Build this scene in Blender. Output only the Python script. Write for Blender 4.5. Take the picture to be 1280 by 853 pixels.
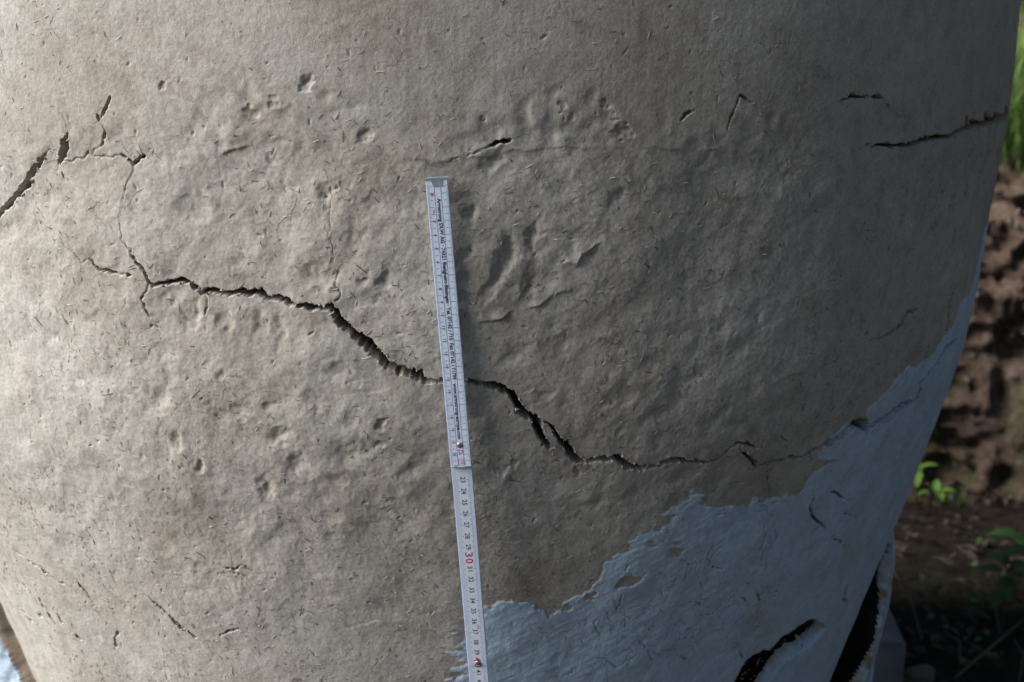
import bpy, bmesh, math, random
import numpy as np
from mathutils import Matrix, Vector

for o in list(bpy.data.objects):
    bpy.data.objects.remove(o, do_unlink=True)
scene = bpy.context.scene
C = scene.collection
random.seed(11)
RNG = np.random.default_rng(7)

# ------------------------------------------------------------------ camera
CAM_H = 0.95
cam_data = bpy.data.cameras.new('camera')
cam = bpy.data.objects.new('camera', cam_data); C.objects.link(cam)
cam.location = (0, 0, CAM_H)
cam.rotation_euler = (math.radians(90 - 10.5), 0, 0)
cam_data.sensor_width = 36.0
cam_data.lens = 36.0 * 1607 / 1280
cam_data.clip_start = 0.02
cam_data.clip_end = 2000
cam_data.dof.use_dof = True
cam_data.dof.focus_distance = 0.97
cam_data.dof.aperture_fstop = 8.0
scene.camera = cam

# ------------------------------------------------------------------ light
SUN_EL, SUN_AZ = math.radians(32), math.radians(9)     # azimuth: from due left towards the viewer
to_sun = Vector((-math.cos(SUN_EL) * math.cos(SUN_AZ), -math.cos(SUN_EL) * math.sin(SUN_AZ), math.sin(SUN_EL)))
world = bpy.data.worlds.new('World'); scene.world = world; world.use_nodes = True
wn = world.node_tree
sky = wn.nodes.new('ShaderNodeTexSky'); sky.sky_type = 'NISHITA'; sky.sun_disc = False
sky.sun_elevation = SUN_EL
sky.sun_rotation = math.atan2(to_sun.x, to_sun.y)
wn.links.new(sky.outputs[0], wn.nodes['Background'].inputs[0])
wn.nodes['Background'].inputs[1].default_value = 0.05
sun_d = bpy.data.lights.new('sun', 'SUN'); sun_d.energy = 5.0; sun_d.angle = math.radians(55)
sun_d.color = (1.0, 0.98, 0.955)
sun = bpy.data.objects.new('sun', sun_d); C.objects.link(sun)
sun.rotation_euler = to_sun.to_track_quat('Z', 'Y').to_euler()
sun.location = (-3, -1, 4)
vs = scene.view_settings
vs.view_transform = 'Standard'; vs.look = 'None'; vs.gamma = 1.0; vs.exposure = 1.02
vs.use_curve_mapping = False

# ------------------------------------------------------------------ helpers
def tag(o, label=None, cat=None, group=None, kind=None):
    if label: o['label'] = label
    if cat: o['category'] = cat
    if group: o['group'] = group
    if kind: o['kind'] = kind
    return o

def empty(name, loc=(0, 0, 0), rz=0.0):
    o = bpy.data.objects.new(name, None); C.objects.link(o)
    o.location = loc; o.rotation_euler = (0, 0, rz); o.empty_display_size = .05
    return o

def link(name, me, mat=None, parent=None):
    o = bpy.data.objects.new(name, me); C.objects.link(o)
    if mat and not me.materials: me.materials.append(mat)
    if parent: o.parent = parent
    return o

def np_mesh(name, V, F, attrs=None, smooth=True):
    V = np.asarray(V, np.float32); F = np.asarray(F, np.int32)
    k = F.shape[1]
    me = bpy.data.meshes.new(name)
    me.vertices.add(len(V)); me.vertices.foreach_set('co', V.ravel())
    me.loops.add(F.size); me.loops.foreach_set('vertex_index', F.ravel())
    me.polygons.add(len(F)); me.polygons.foreach_set('loop_start', np.arange(0, F.size, k, dtype=np.int32))
    me.polygons.foreach_set('use_smooth', np.full(len(F), smooth))
    for an, val in (attrs or {}).items():
        if val.ndim == 1:
            a = me.attributes.new(an, 'FLOAT', 'POINT'); a.data.foreach_set('value', val.astype(np.float32))
        else:
            a = me.attributes.new(an, 'FLOAT_COLOR', 'POINT')
            c = np.ones((len(val), 4), np.float32); c[:, :3] = val; a.data.foreach_set('color', c.ravel())
    me.update(calc_edges=True)
    return me

def bm_mesh(name, bm, smooth=False):
    me = bpy.data.meshes.new(name); bm.to_mesh(me); bm.free()
    if smooth:
        me.polygons.foreach_set('use_smooth', [True] * len(me.polygons))
    return me

def basis(x, spacing):
    """cubic B-spline basis matrix of the samples x on a lattice of that spacing"""
    t = (x - x.min()) / spacing
    i = np.floor(t).astype(int); u = t - i
    m = np.zeros((len(x), i.max() + 4)); r = np.arange(len(x))
    m[r, i] = (1 - u) ** 3 / 6; m[r, i + 1] = (3 * u ** 3 - 6 * u ** 2 + 4) / 6
    m[r, i + 2] = (-3 * u ** 3 + 3 * u ** 2 + 3 * u + 1) / 6; m[r, i + 3] = u ** 3 / 6
    return m

def snoise(x, y, sx, sy=None):
    """smooth noise on the tensor grid y by x, about unit variance"""
    A = basis(np.clip(x, -76, 82), sx); B = basis(np.clip(y, 20, 112), sy or sx)
    return (B @ RNG.standard_normal((B.shape[1], A.shape[1])) @ A.T) * 2.1

def lnoise(x, y, sp):
    """angular noise, linear between lattice values"""
    def lb(v):
        t = (v - v.min()) / sp; i = np.floor(t).astype(int); u = t - i
        m = np.zeros((len(v), i.max() + 2)); r = np.arange(len(v)); m[r, i] = 1 - u; m[r, i + 1] = u; return m
    A = lb(np.clip(x, -76, 82)); B = lb(np.clip(y, 20, 112))
    return (B @ RNG.standard_normal((B.shape[1], A.shape[1])) @ A.T) * 1.2

def sstep(a, b, x):
    t = np.clip((x - a) / (b - a), 0, 1); return t * t * (3 - 2 * t)

# ------------------------------------------------------------------ materials
def new_mat(name):
    m = bpy.data.materials.new(name); m.use_nodes = True
    return m, m.node_tree, m.node_tree.nodes['Principled BSDF']

def N(nt, t, **kw):
    n = nt.nodes.new(t)
    for k, v in kw.items(): setattr(n, k, v)
    return n

def noise_node(nt, co, scale, detail=4, rough=.55, dist=0.0):
    n = N(nt, 'ShaderNodeTexNoise'); n.inputs['Scale'].default_value = scale
    n.inputs['Detail'].default_value = detail; n.inputs['Roughness'].default_value = rough
    n.inputs['Distortion'].default_value = dist
    nt.links.new(co, n.inputs['Vector']); return n

def ramp(nt, fac, stops):
    r = N(nt, 'ShaderNodeValToRGB'); e = r.color_ramp.elements
    while len(e) < len(stops): e.new(.5)
    for k, (p, c) in enumerate(stops):
        e[k].position = p; e[k].color = (*c, 1) if len(c) == 3 else c
    nt.links.new(fac, r.inputs[0]); return r

def mix(nt, fac, a, b, mode='MIX'):
    m = N(nt, 'ShaderNodeMix', data_type='RGBA', blend_type=mode)
    for s, v in ((m.inputs[0], fac), (m.inputs[6], a), (m.inputs[7], b)):
        if hasattr(v, 'is_output'): nt.links.new(v, s)
        elif isinstance(v, (int, float)): s.default_value = v
        else: s.default_value = (*v, 1)
    return m.outputs[2]

def simple_mat(name, col, rough=.8, var=.25, scale=60, bump=0.0, bscale=200, spec=.3, col2=None):
    m, nt, b = new_mat(name)
    tc = N(nt, 'ShaderNodeTexCoord')
    n = noise_node(nt, tc.outputs['Object'], scale, 5)
    c1 = tuple(c * (1 - var) for c in col); c2 = col2 or tuple(min(1, c * (1 + var)) for c in col)
    r = ramp(nt, n.outputs[0], [(.3, c1), (.7, c2)])
    nt.links.new(r.outputs[0], b.inputs['Base Color'])
    b.inputs['Roughness'].default_value = rough; b.inputs['Specular IOR Level'].default_value = spec
    if bump:
        n2 = noise_node(nt, tc.outputs['Object'], bscale, 6, .65)
        bp = N(nt, 'ShaderNodeBump'); bp.inputs['Strength'].default_value = 1; bp.inputs['Distance'].default_value = bump
        nt.links.new(n2.outputs[0], bp.inputs['Height']); nt.links.new(bp.outputs[0], b.inputs['Normal'])
    return m

def clay_material():
    m, nt, b = new_mat('clay_and_limewash')
    tc = N(nt, 'ShaderNodeTexCoord'); co = tc.outputs['Object']
    n1 = noise_node(nt, co, 7, 5, .6, .4); n2 = noise_node(nt, co, 55, 6, .65); n3 = noise_node(nt, co, 420, 4, .6)
    c = ramp(nt, n1.outputs[0], [(.30, (.345, .310, .268)), (.5, (.391, .364, .327)), (.72, (.43, .411, .381))]).outputs[0]
    c2 = ramp(nt, n2.outputs[0], [(.30, (.74, .71, .68)), (.52, (1, 1, 1)), (.75, (1.12, 1.11, 1.1))]).outputs[0]
    c = mix(nt, .8, c, c2, 'MULTIPLY')
    c3 = ramp(nt, n3.outputs[0], [(.32, (.72, .70, .67)), (.55, (1, 1, 1)), (.8, (1.1, 1.1, 1.1))]).outputs[0]
    c = mix(nt, .7, c, c3, 'MULTIPLY')
    # chopped straw lying in the face as tiny pale and brown flecks
    mp = N(nt, 'ShaderNodeMapping'); mp.inputs['Scale'].default_value = (1, 1, .45)
    nt.links.new(co, mp.inputs[0])
    v = N(nt, 'ShaderNodeTexVoronoi'); v.inputs['Scale'].default_value = 260; nt.links.new(mp.outputs[0], v.inputs['Vector'])
    fl = ramp(nt, v.outputs['Distance'], [(.0, (1, 1, 1)), (.14, (0, 0, 0))]).outputs[0]
    sp = N(nt, 'ShaderNodeSeparateColor'); nt.links.new(v.outputs['Color'], sp.inputs[0])
    sel = ramp(nt, sp.outputs[0], [(.78, (0, 0, 0)), (.82, (1, 1, 1))]).outputs[0]
    fl = mix(nt, 1, fl, sel, 'MULTIPLY')
    fcol = ramp(nt, sp.outputs[1], [(.55, (.12, .09, .065)), (.6, (.42, .37, .30))]).outputs[0]
    bw = N(nt, 'ShaderNodeRGBToBW'); nt.links.new(fl, bw.inputs[0])
    fm = N(nt, 'ShaderNodeMath', operation='MULTIPLY'); fm.inputs[1].default_value = .75; nt.links.new(bw.outputs[0], fm.inputs[0])
    c = mix(nt, fm.outputs[0], c, fcol)
    at = N(nt, 'ShaderNodeAttribute'); at.attribute_name = 'dirt_shade'
    c = mix(nt, at.outputs['Fac'], c, (.20, .145, .10))
    # limewash
    n4 = noise_node(nt, co, 30, 6, .7); n5 = noise_node(nt, co, 180, 4, .6)
    p = ramp(nt, n4.outputs[0], [(.25, (.36, .43, .50)), (.55, (.44, .55, .675)), (.78, (.51, .625, .75))]).outputs[0]
    p5 = ramp(nt, n5.outputs[0], [(.35, (.84, .84, .83)), (.6, (1, 1, 1))]).outputs[0]
    p = mix(nt, .8, p, p5, 'MULTIPLY')
    ap = N(nt, 'ShaderNodeAttribute'); ap.attribute_name = 'paint'
    n8 = noise_node(nt, co, 17, 8, .68, .3)
    th = ramp(nt, n8.outputs[0], [(.30, (.55, .55, .55)), (.46, (1, 1, 1))]); tb = N(nt, 'ShaderNodeRGBToBW'); nt.links.new(th.outputs[0], tb.inputs[0])
    tm = N(nt, 'ShaderNodeMath', operation='MULTIPLY'); nt.links.new(ap.outputs['Fac'], tm.inputs[0]); nt.links.new(tb.outputs[0], tm.inputs[1])
    c = mix(nt, tm.outputs[0], c, p)
    nt.links.new(c, b.inputs['Base Color'])
    b.inputs['Roughness'].default_value = .92; b.inputs['Specular IOR Level'].default_value = .05
    ad = N(nt, 'ShaderNodeMath', operation='MULTIPLY_ADD'); ad.inputs[1].default_value = .45
    n6 = noise_node(nt, co, 1100, 3, .6); n7 = noise_node(nt, co, 330, 5, .62)
    nt.links.new(n6.outputs[0], ad.inputs[0]); nt.links.new(n7.outputs[0], ad.inputs[2])
    bp = N(nt, 'ShaderNodeBump'); bp.inputs['Strength'].default_value = 1.0; bp.inputs['Distance'].default_value = .0005
    nt.links.new(ad.outputs[0], bp.inputs['Height']); nt.links.new(bp.outputs[0], b.inputs['Normal'])
    return m

M_CLAY = clay_material()

# ------------------------------------------------------------------ the clay column
AX, AY = -.0903, 1.5594            # axis of the column
R0 = .62                           # radius used to turn an angle into centimetres around
ZK = np.array([-.45, -.35, -.25, -.15, -.05, .05, .15, .25]) + CAM_H
RK = np.array([.5524, .5823, .611, .6254, .6349, .6398, .6414, .6432])

def rad(z):
    z = np.asarray(z, float); m = np.gradient(RK, ZK)
    i = np.clip(np.searchsorted(ZK, z) - 1, 0, len(ZK) - 2); h = .1
    t = (z - ZK[i]) / h; tc = np.clip(t, 0, 1)
    r = (2*tc**3-3*tc**2+1)*RK[i] + (tc**3-2*tc**2+tc)*h*m[i] + (-2*tc**3+3*tc**2)*RK[i+1] + (tc**3-tc**2)*h*m[i+1]
    r = r + np.where(t < 0, np.maximum(t * h * m[i], -.055), 0)
    return r - np.where(z > 1.2, .05 * np.clip(z - 1.2, 0, 3) ** 2, 0)

# features of the face, in centimetres around the column and above the ground
CRACKS = [[[-25.235,83.89,0.049],[-24.793,83.786,0.0612],[-24.482,83.366,0.0734],[-24.238,83.004,0.0612]],[[-23.556,83.284,0.061],[-23.185,83.053,0.1219],[-22.956,82.629,0.0976],[-22.605,82.521,0.1523],[-21.947,82.552,0.1823],[-21.531,82.447,0.1517],[-21.189,82.339,0.1213],[-20.859,82.168,0.0606],[-20.486,82.308,0.0908],[-20.08,82.202,0.1511],[-19.817,82.09,0.0906]],[[-18.723,90.645,0.0235],[-18.772,90.176,0.0294],[-19.522,89.067,0.0296],[-19.84,87.849,0.0476],[-20.399,86.095,0.0299],[-20.307,85.191,0.036],[-20.486,84.881,0.048],[-20.047,84.532,0.072],[-19.809,84.236,0.072],[-19.498,84.247,0.09],[-19.591,83.787,0.1322],[-19.353,83.24,0.1804],[-18.948,82.925,0.1563],[-18.645,82.631,0.1562],[-18.534,82.168,0.1564],[-18.277,81.785,0.1805],[-17.995,81.55,0.1805],[-17.36,81.576,0.2162],[-16.673,81.756,0.2217],[-16.106,81.808,0.2153],[-15.512,81.86,0.2508],[-14.969,81.787,0.155],[-14.552,81.465,0.2385],[-14.091,80.961,0.2148],[-13.828,81.031,0.2384],[-13.105,81.268,0.2736],[-12.49,81.098,0.2139],[-11.813,80.972,0.2493],[-10.99,81.147,0.308],[-9.938,81.228,0.3547],[-9.372,80.974,0.3665],[-8.88,80.712,0.3547],[-8.291,80.816,0.3542],[-7.706,80.645,0.2951],[-7.15,80.413,0.2125],[-6.798,80.297,0.1771],[-6.344,80.384,0.2359],[-5.868,80.27,0.3066],[-5.372,80.198,0.3537],[-4.8,80.127,0.224],[-4.258,80.316,0.3533],[-3.94,79.821,0.4127],[-3.674,79.317,0.4723],[-3.214,78.772,0.5321],[-2.657,78.224,0.5329],[-2.09,77.724,0.5336],[-1.43,77.116,0.5642],[-0.864,76.66,0.565],[-0.502,76.058,0.5362],[0.001,75.758,0.4771],[0.577,75.451,0.4776],[1.358,75.192,0.5378],[2.137,74.986,0.5383],[2.507,74.605,0.4192],[3.016,74.6,0.2516],[3.705,74.572,0.2997],[4.725,74.544,0.2699],[5.736,74.475,0.2522],[6.623,74.347,0.3127],[7.424,74.174,0.3854],[8.115,73.951,0.4825],[8.733,73.561,0.4835],[9.345,73.116,0.4544],[9.621,72.472,0.4981],[9.789,71.828,0.5116],[10.313,71.485,0.5127],[10.94,71.188,0.5138],[11.282,70.569,0.503],[11.524,69.801,0.4063],[11.882,69.105,0.3953],[12.318,68.74,0.2786],[12.583,68.656,0.1239]],[[11.433,70.874,0.0919],[12.106,70.748,0.1596],[12.553,70.177,0.2463],[13.017,69.544,0.2595],[13.424,69.017,0.3843],[13.84,68.442,0.4477],[14.451,67.708,0.4498],[15.028,67.388,0.2505],[15.332,67.366,0.1881],[16.065,67.466,0.2511],[16.722,67.541,0.3142],[17.316,67.254,0.2269],[17.617,67.609,0.2519],[17.83,67.556,0.4097],[18.343,67.224,0.5689],[19.103,66.687,0.5714],[19.959,66.37,0.4462],[20.797,66.345,0.2684],[21.514,66.323,0.269],[22.438,66.586,0.2823],[23.387,66.728,0.3217],[24.419,66.511,0.2714],[25.465,66.367,0.2402],[26.514,66.24,0.1956],[27.527,66.354,0.1701],[28.075,66.766,0.1047],[28.511,67.321,0.1701],[29.108,67.564,0.2096],[30.17,67.485,0.237],[31.36,66.945,0.1326]],[[29.572,67.039,0.0789],[30.035,66.685,0.1716],[30.936,65.972,0.2392],[31.656,65.348,0.3074],[31.869,64.941,0.1005]],[[31.802,65.102,0.1339],[32.178,65.098,0.1743],[33.145,65.276,0.1749],[34.23,65.359,0.2163],[35.777,65.397,0.2337],[37.122,65.05,0.1803],[38.055,65.332,0.3214],[39.242,65.593,0.2161],[40.363,66.017,0.4493],[41.548,66.376,0.4867],[42.621,66.662,0.3711],[43.269,67.325,0.5441],[44.412,67.294,0.7118],[45.476,66.795,0.7406],[46.259,66.103,0.4366],[46.757,66.412,0.3884],[48.113,66.725,0.5067],[49.785,66.903,0.5779],[51.363,67.509,0.6145],[52.795,67.409,0.5222],[54.925,67.337,0.3638],[55.529,67.869,0.1657],[55.241,69.117,0.2637],[56.94,69.697,0.3327],[58.428,70.52,0.3352],[59.863,71.52,0.4218],[60.649,71.985,0.5083],[63.074,71.969,0.5165]],[[33.171,65.197,0.0942],[33.403,64.224,0.1082],[33.934,63.36,0.0953],[34.465,61.85,0.0686]],[[38.278,65.295,0.1452],[38.926,64.262,0.0928]],[[59.52,77.749,0.3323],[59.191,76.633,0.4985],[59.185,75.434,0.3331],[59.743,73.125,0.336]],[[44.697,74.896,0.1371],[45.951,75.1,0.184],[48.234,75.709,0.3105],[49.183,76.7,0.3116],[51.017,76.664,0.1891]],[[-32.539,86.062,0.1889],[-31.901,86.47,0.2132],[-31.127,86.96,0.2746],[-30.007,87.706,0.3469],[-29.097,88.379,0.3941],[-28.328,89.199,0.3919],[-27.776,89.901,0.3293],[-26.984,90.541,0.2548],[-26.416,91.057,0.0967],[-25.898,91.461,0.0603],[-25.467,91.073,0.0843]],[[-24.035,92.93,0.0953],[-24.263,92.219,0.3584],[-24.633,91.533,0.5393],[-25.0,90.86,0.3006],[-25.288,90.418,0.0603]],[[-24.795,90.726,0.0901],[-23.985,90.71,0.0958],[-23.585,90.984,0.0717],[-22.944,90.935,0.0954],[-22.415,91.357,0.0951],[-22.138,91.148,0.0653],[-21.328,91.16,0.0652],[-20.423,91.031,0.0886],[-19.66,91.217,0.1295],[-19.156,90.931,0.0941],[-18.725,90.621,0.1529],[-18.269,90.902,0.176],[-17.746,91.24,0.117]],[[-22.056,91.244,0.0594],[-21.877,91.57,0.0652],[-21.311,91.841,0.0946],[-20.919,92.459,0.1179],[-20.818,93.013,0.0589]],[[-21.147,93.766,0.0882],[-20.761,94.202,0.1173],[-20.28,94.957,0.1754],[-19.985,95.382,0.1459]],[[-21.309,94.171,0.1176],[-21.216,93.766,0.1412]],[[-3.99,80.616,0.0941],[-3.564,80.916,0.0999],[-3.549,81.26,0.0939],[-4.043,81.965,0.0586],[-3.613,82.806,0.0467]],[[-4.156,85.814,0.029],[-4.022,84.935,0.0464],[-3.894,83.933,0.0291],[-4.098,83.279,0.0233]],[[-3.947,89.403,0.0344],[-3.885,88.139,0.0288],[-4.11,86.864,0.0346],[-3.983,85.816,0.0289]],[[-18.442,81.563,0.0723],[-18.88,80.832,0.0786],[-19.074,80.213,0.097],[-18.873,79.611,0.1214],[-18.608,79.004,0.0911]],[[-13.846,80.847,0.0835],[-13.929,80.045,0.0718],[-14.137,79.295,0.054]],[[-18.67,78.278,0.0974],[-18.061,78.183,0.0973]],[[-21.097,78.142,0.0491],[-20.499,77.796,0.0981]],[[39.31,91.62,0.1186],[41.395,91.513,0.1436],[43.536,91.664,0.2908],[44.365,91.515,0.3216],[46.381,91.704,0.2959],[48.524,92.117,0.3298],[50.784,92.005,0.2435],[53.158,92.38,0.309]],[[54.576,93.794,0.3111],[55.35,93.157,0.6264]],[[56.078,93.359,0.3146],[57.97,92.908,0.7179]],[[59.736,93.967,0.403],[61.138,93.3,0.815]],[[63.086,93.794,0.4954],[65.633,93.47,0.8413]],[[68.341,94.668,0.3425],[69.911,93.966,0.5201]],[[35.728,95.176,0.171],[36.526,95.412,0.2265],[37.04,95.599,0.2581],[37.876,95.477,0.1483],[39.108,95.418,0.1328],[40.592,95.358,0.1417],[41.639,94.531,0.1]],[[25.272,93.156,0.0598],[25.38,93.569,0.0957],[25.758,94.769,0.1195],[26.174,95.532,0.1434],[26.639,95.333,0.0958],[27.153,95.009,0.0961]],[[21.408,93.765,0.1472],[21.704,94.228,0.1766],[22.328,94.575,0.0884]],[[4.525,90.968,0.0799],[5.139,91.277,0.0799]],[[5.752,91.389,0.0571],[6.589,91.612,0.0799],[7.733,92.202,0.1256],[8.685,92.526,0.1485]],[[52.059,92.303,0.2454],[54.53,92.748,0.3428],[57.942,92.98,0.4146],[62.615,93.429,0.4282],[72.432,93.868,0.4591]],[[-24.315,83.0,0.049],[-23.519,83.286,0.0488]],[[-45.115,55.859,0.0738],[-44.493,54.995,0.0886],[-43.54,54.375,0.1178],[-42.123,54.028,0.0878],[-40.618,53.698,0.1164],[-39.837,53.622,0.145],[-39.412,53.214,0.2899],[-38.874,52.998,0.1158],[-37.77,52.655,0.0865],[-36.829,52.525,0.1437]],[[-34.558,53.172,0.1065],[-34.234,52.657,0.2841],[-33.745,52.007,0.1421],[-33.384,51.328,0.0711],[-32.979,50.74,0.0854]],[[-42.562,49.742,0.1489],[-42.441,48.817,0.2538]],[[-41.804,48.192,0.1492],[-41.616,47.802,0.3731],[-41.209,47.291,0.2238]],[[-39.789,48.604,0.1476],[-39.634,47.946,0.2513]],[[-44.566,43.903,0.1532],[-43.97,43.343,0.2296]],[[-37.646,46.685,0.2945],[-37.3,46.593,0.2942]],[[-30.952,48.532,0.1781],[-31.648,47.702,0.1433],[-31.948,46.775,0.216]],[[-44.41,47.432,0.1135],[-43.836,47.318,0.1887]],[[-47.838,45.876,0.1546],[-47.539,45.78,0.1544]],[[-47.967,52.107,0.1137],[-48.473,50.934,0.1145]],[[-45.047,50.506,0.1503],[-44.759,50.232,0.1502]],[[-25.064,53.397,0.0685],[-24.23,52.552,0.1645],[-23.183,51.888,0.2055],[-22.168,50.642,0.2747],[-21.452,50.468,0.1372],[-20.737,49.992,0.1715]],[[-15.61,57.504,0.0918],[-14.685,57.514,0.1178],[-14.328,57.778,0.0784],[-13.186,57.413,0.0914]],[[-15.36,57.219,0.0788],[-14.638,56.977,0.0984],[-13.609,56.758,0.0655]],[[-14.965,57.643,0.0655],[-14.763,57.12,0.0918]],[[-17.902,50.541,0.1087],[-16.937,51.069,0.1353],[-15.628,51.382,0.0943]],[[-39.247,61.385,0.1125],[-38.663,61.099,0.0702],[-38.581,60.402,0.1125]],[[40.825,60.766,0.1358],[40.644,59.65,0.2793],[41.721,58.414,0.2136],[44.375,56.776,0.1753]],[[34.568,58.85,0.0695],[34.97,57.979,0.0908],[35.103,56.91,0.1052]],[[43.561,60.705,0.2061],[44.616,60.166,0.1796],[46.298,59.323,0.1277]],[[29.986,58.23,0.0683],[28.838,57.631,0.0818],[28.936,56.583,0.0959],[29.69,55.813,0.124],[30.864,55.281,0.0971]],[[25.85,57.079,0.0811],[27.053,56.336,0.0954],[28.544,56.37,0.0685]],[[55.753,47.965,0.1455],[54.893,47.395,0.224],[55.422,46.146,0.3608],[56.664,45.502,0.1993]],[[36.439,51.939,0.1078],[37.477,50.693,0.145]],[[39.245,51.733,0.0728],[39.529,50.518,0.1172]],[[28.804,57.083,0.0683],[28.881,56.113,0.1098]],[[28.539,54.318,0.069],[29.179,53.634,0.1041]],[[32.364,51.621,0.0991],[31.734,51.078,0.0849],[31.211,50.512,0.0849]],[[34.382,51.707,0.0713],[35.378,50.989,0.1149]],[[30.226,50.539,0.0846],[30.794,50.595,0.1413]],[[36.54,45.724,0.1103],[37.51,44.424,0.1484]],[[17.99,51.515,0.0812],[18.6,50.616,0.1021]],[[21.018,51.93,0.0681],[21.248,51.076,0.1094]],[[23.018,49.311,0.0831],[24.102,48.291,0.0976],[24.943,46.869,0.0984]],[[19.797,47.613,0.0691],[21.053,46.746,0.0835],[22.094,47.264,0.0835],[23.141,47.774,0.0697]],[[27.046,50.466,0.0837],[26.915,49.484,0.105]],[[23.309,50.929,0.0688],[24.057,50.228,0.1037]],[[27.366,50.658,0.0837],[28.323,49.812,0.0983]],[[30.547,63.856,0.0803],[31.237,63.904,0.0939]],[[28.612,60.861,0.0807],[29.868,61.053,0.0945]],[[34.677,61.112,0.0964],[35.83,61.222,0.1384]],[[47.415,57.673,0.1299],[48.959,56.901,0.1639]],[[46.746,55.143,0.1194],[49.346,53.917,0.1567]],[[32.918,54.57,0.0701],[32.593,53.731,0.0843]],[[28.597,52.343,0.0835],[29.502,51.762,0.105]],[[28.114,48.415,0.0847],[29.003,48.667,0.099],[29.741,48.095,0.0853]],[[28.58,46.611,0.1068],[29.559,45.893,0.1146]]]
SLOT_UP = [[36.38,39.927],[36.811,41.003],[37.261,41.704],[37.607,42.969],[38.029,44.026],[39.483,44.368],[40.74,44.398],[41.731,43.955],[42.154,44.471],[43.053,45.126],[44.354,45.311],[46.847,45.613],[48.224,45.678],[49.702,45.44],[51.335,44.602],[52.914,43.489]]
SLOT_LO = [[53.195,43.127],[52.509,42.5],[51.752,41.987],[50.476,41.725],[48.507,41.576],[46.564,41.319],[45.227,40.972],[45.05,40.746],[44.816,40.352],[44.058,39.831],[43.075,38.067]]
LEDGES = [[-2.2,0.9,[[11.119,82.777],[10.187,82.106],[9.796,80.964],[9.102,80.006],[8.283,79.229],[7.311,79.25],[6.627,79.14],[6.573,78.097]]],[-1.6,1.0,[[13.993,81.454],[12.171,80.778],[10.923,80.019],[8.812,79.584]]],[-1.8,1.2,[[15.862,84.906],[14.02,83.827],[13.812,82.917]]],[1.1,1.6,[[-12.829,90.916],[-10.925,91.589],[-8.74,91.914],[-7.12,92.684]]],[0.4,2.5,[[-3.466,90.147],[-0.626,91.569],[3.243,90.716],[6.589,91.272],[11.101,91.816],[18.184,91.874],[24.649,91.384],[31.955,91.384],[40.907,91.33]]],[0.2,1.0,[[1.836,73.977],[-1.179,73.79],[-4.243,73.249],[-6.755,72.616]]],[0.25,1.4,[[14.067,74.069],[10.332,73.594],[9.105,73.382]]],[-0.6,1.8,[[48.159,76.349],[42.425,74.604],[37.443,73.583],[32.962,73.057],[29.097,71.417]]],[-0.25,1.0,[[-6.201,51.785],[-2.395,52.946],[1.262,53.439],[5.019,54.467]]]]
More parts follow.
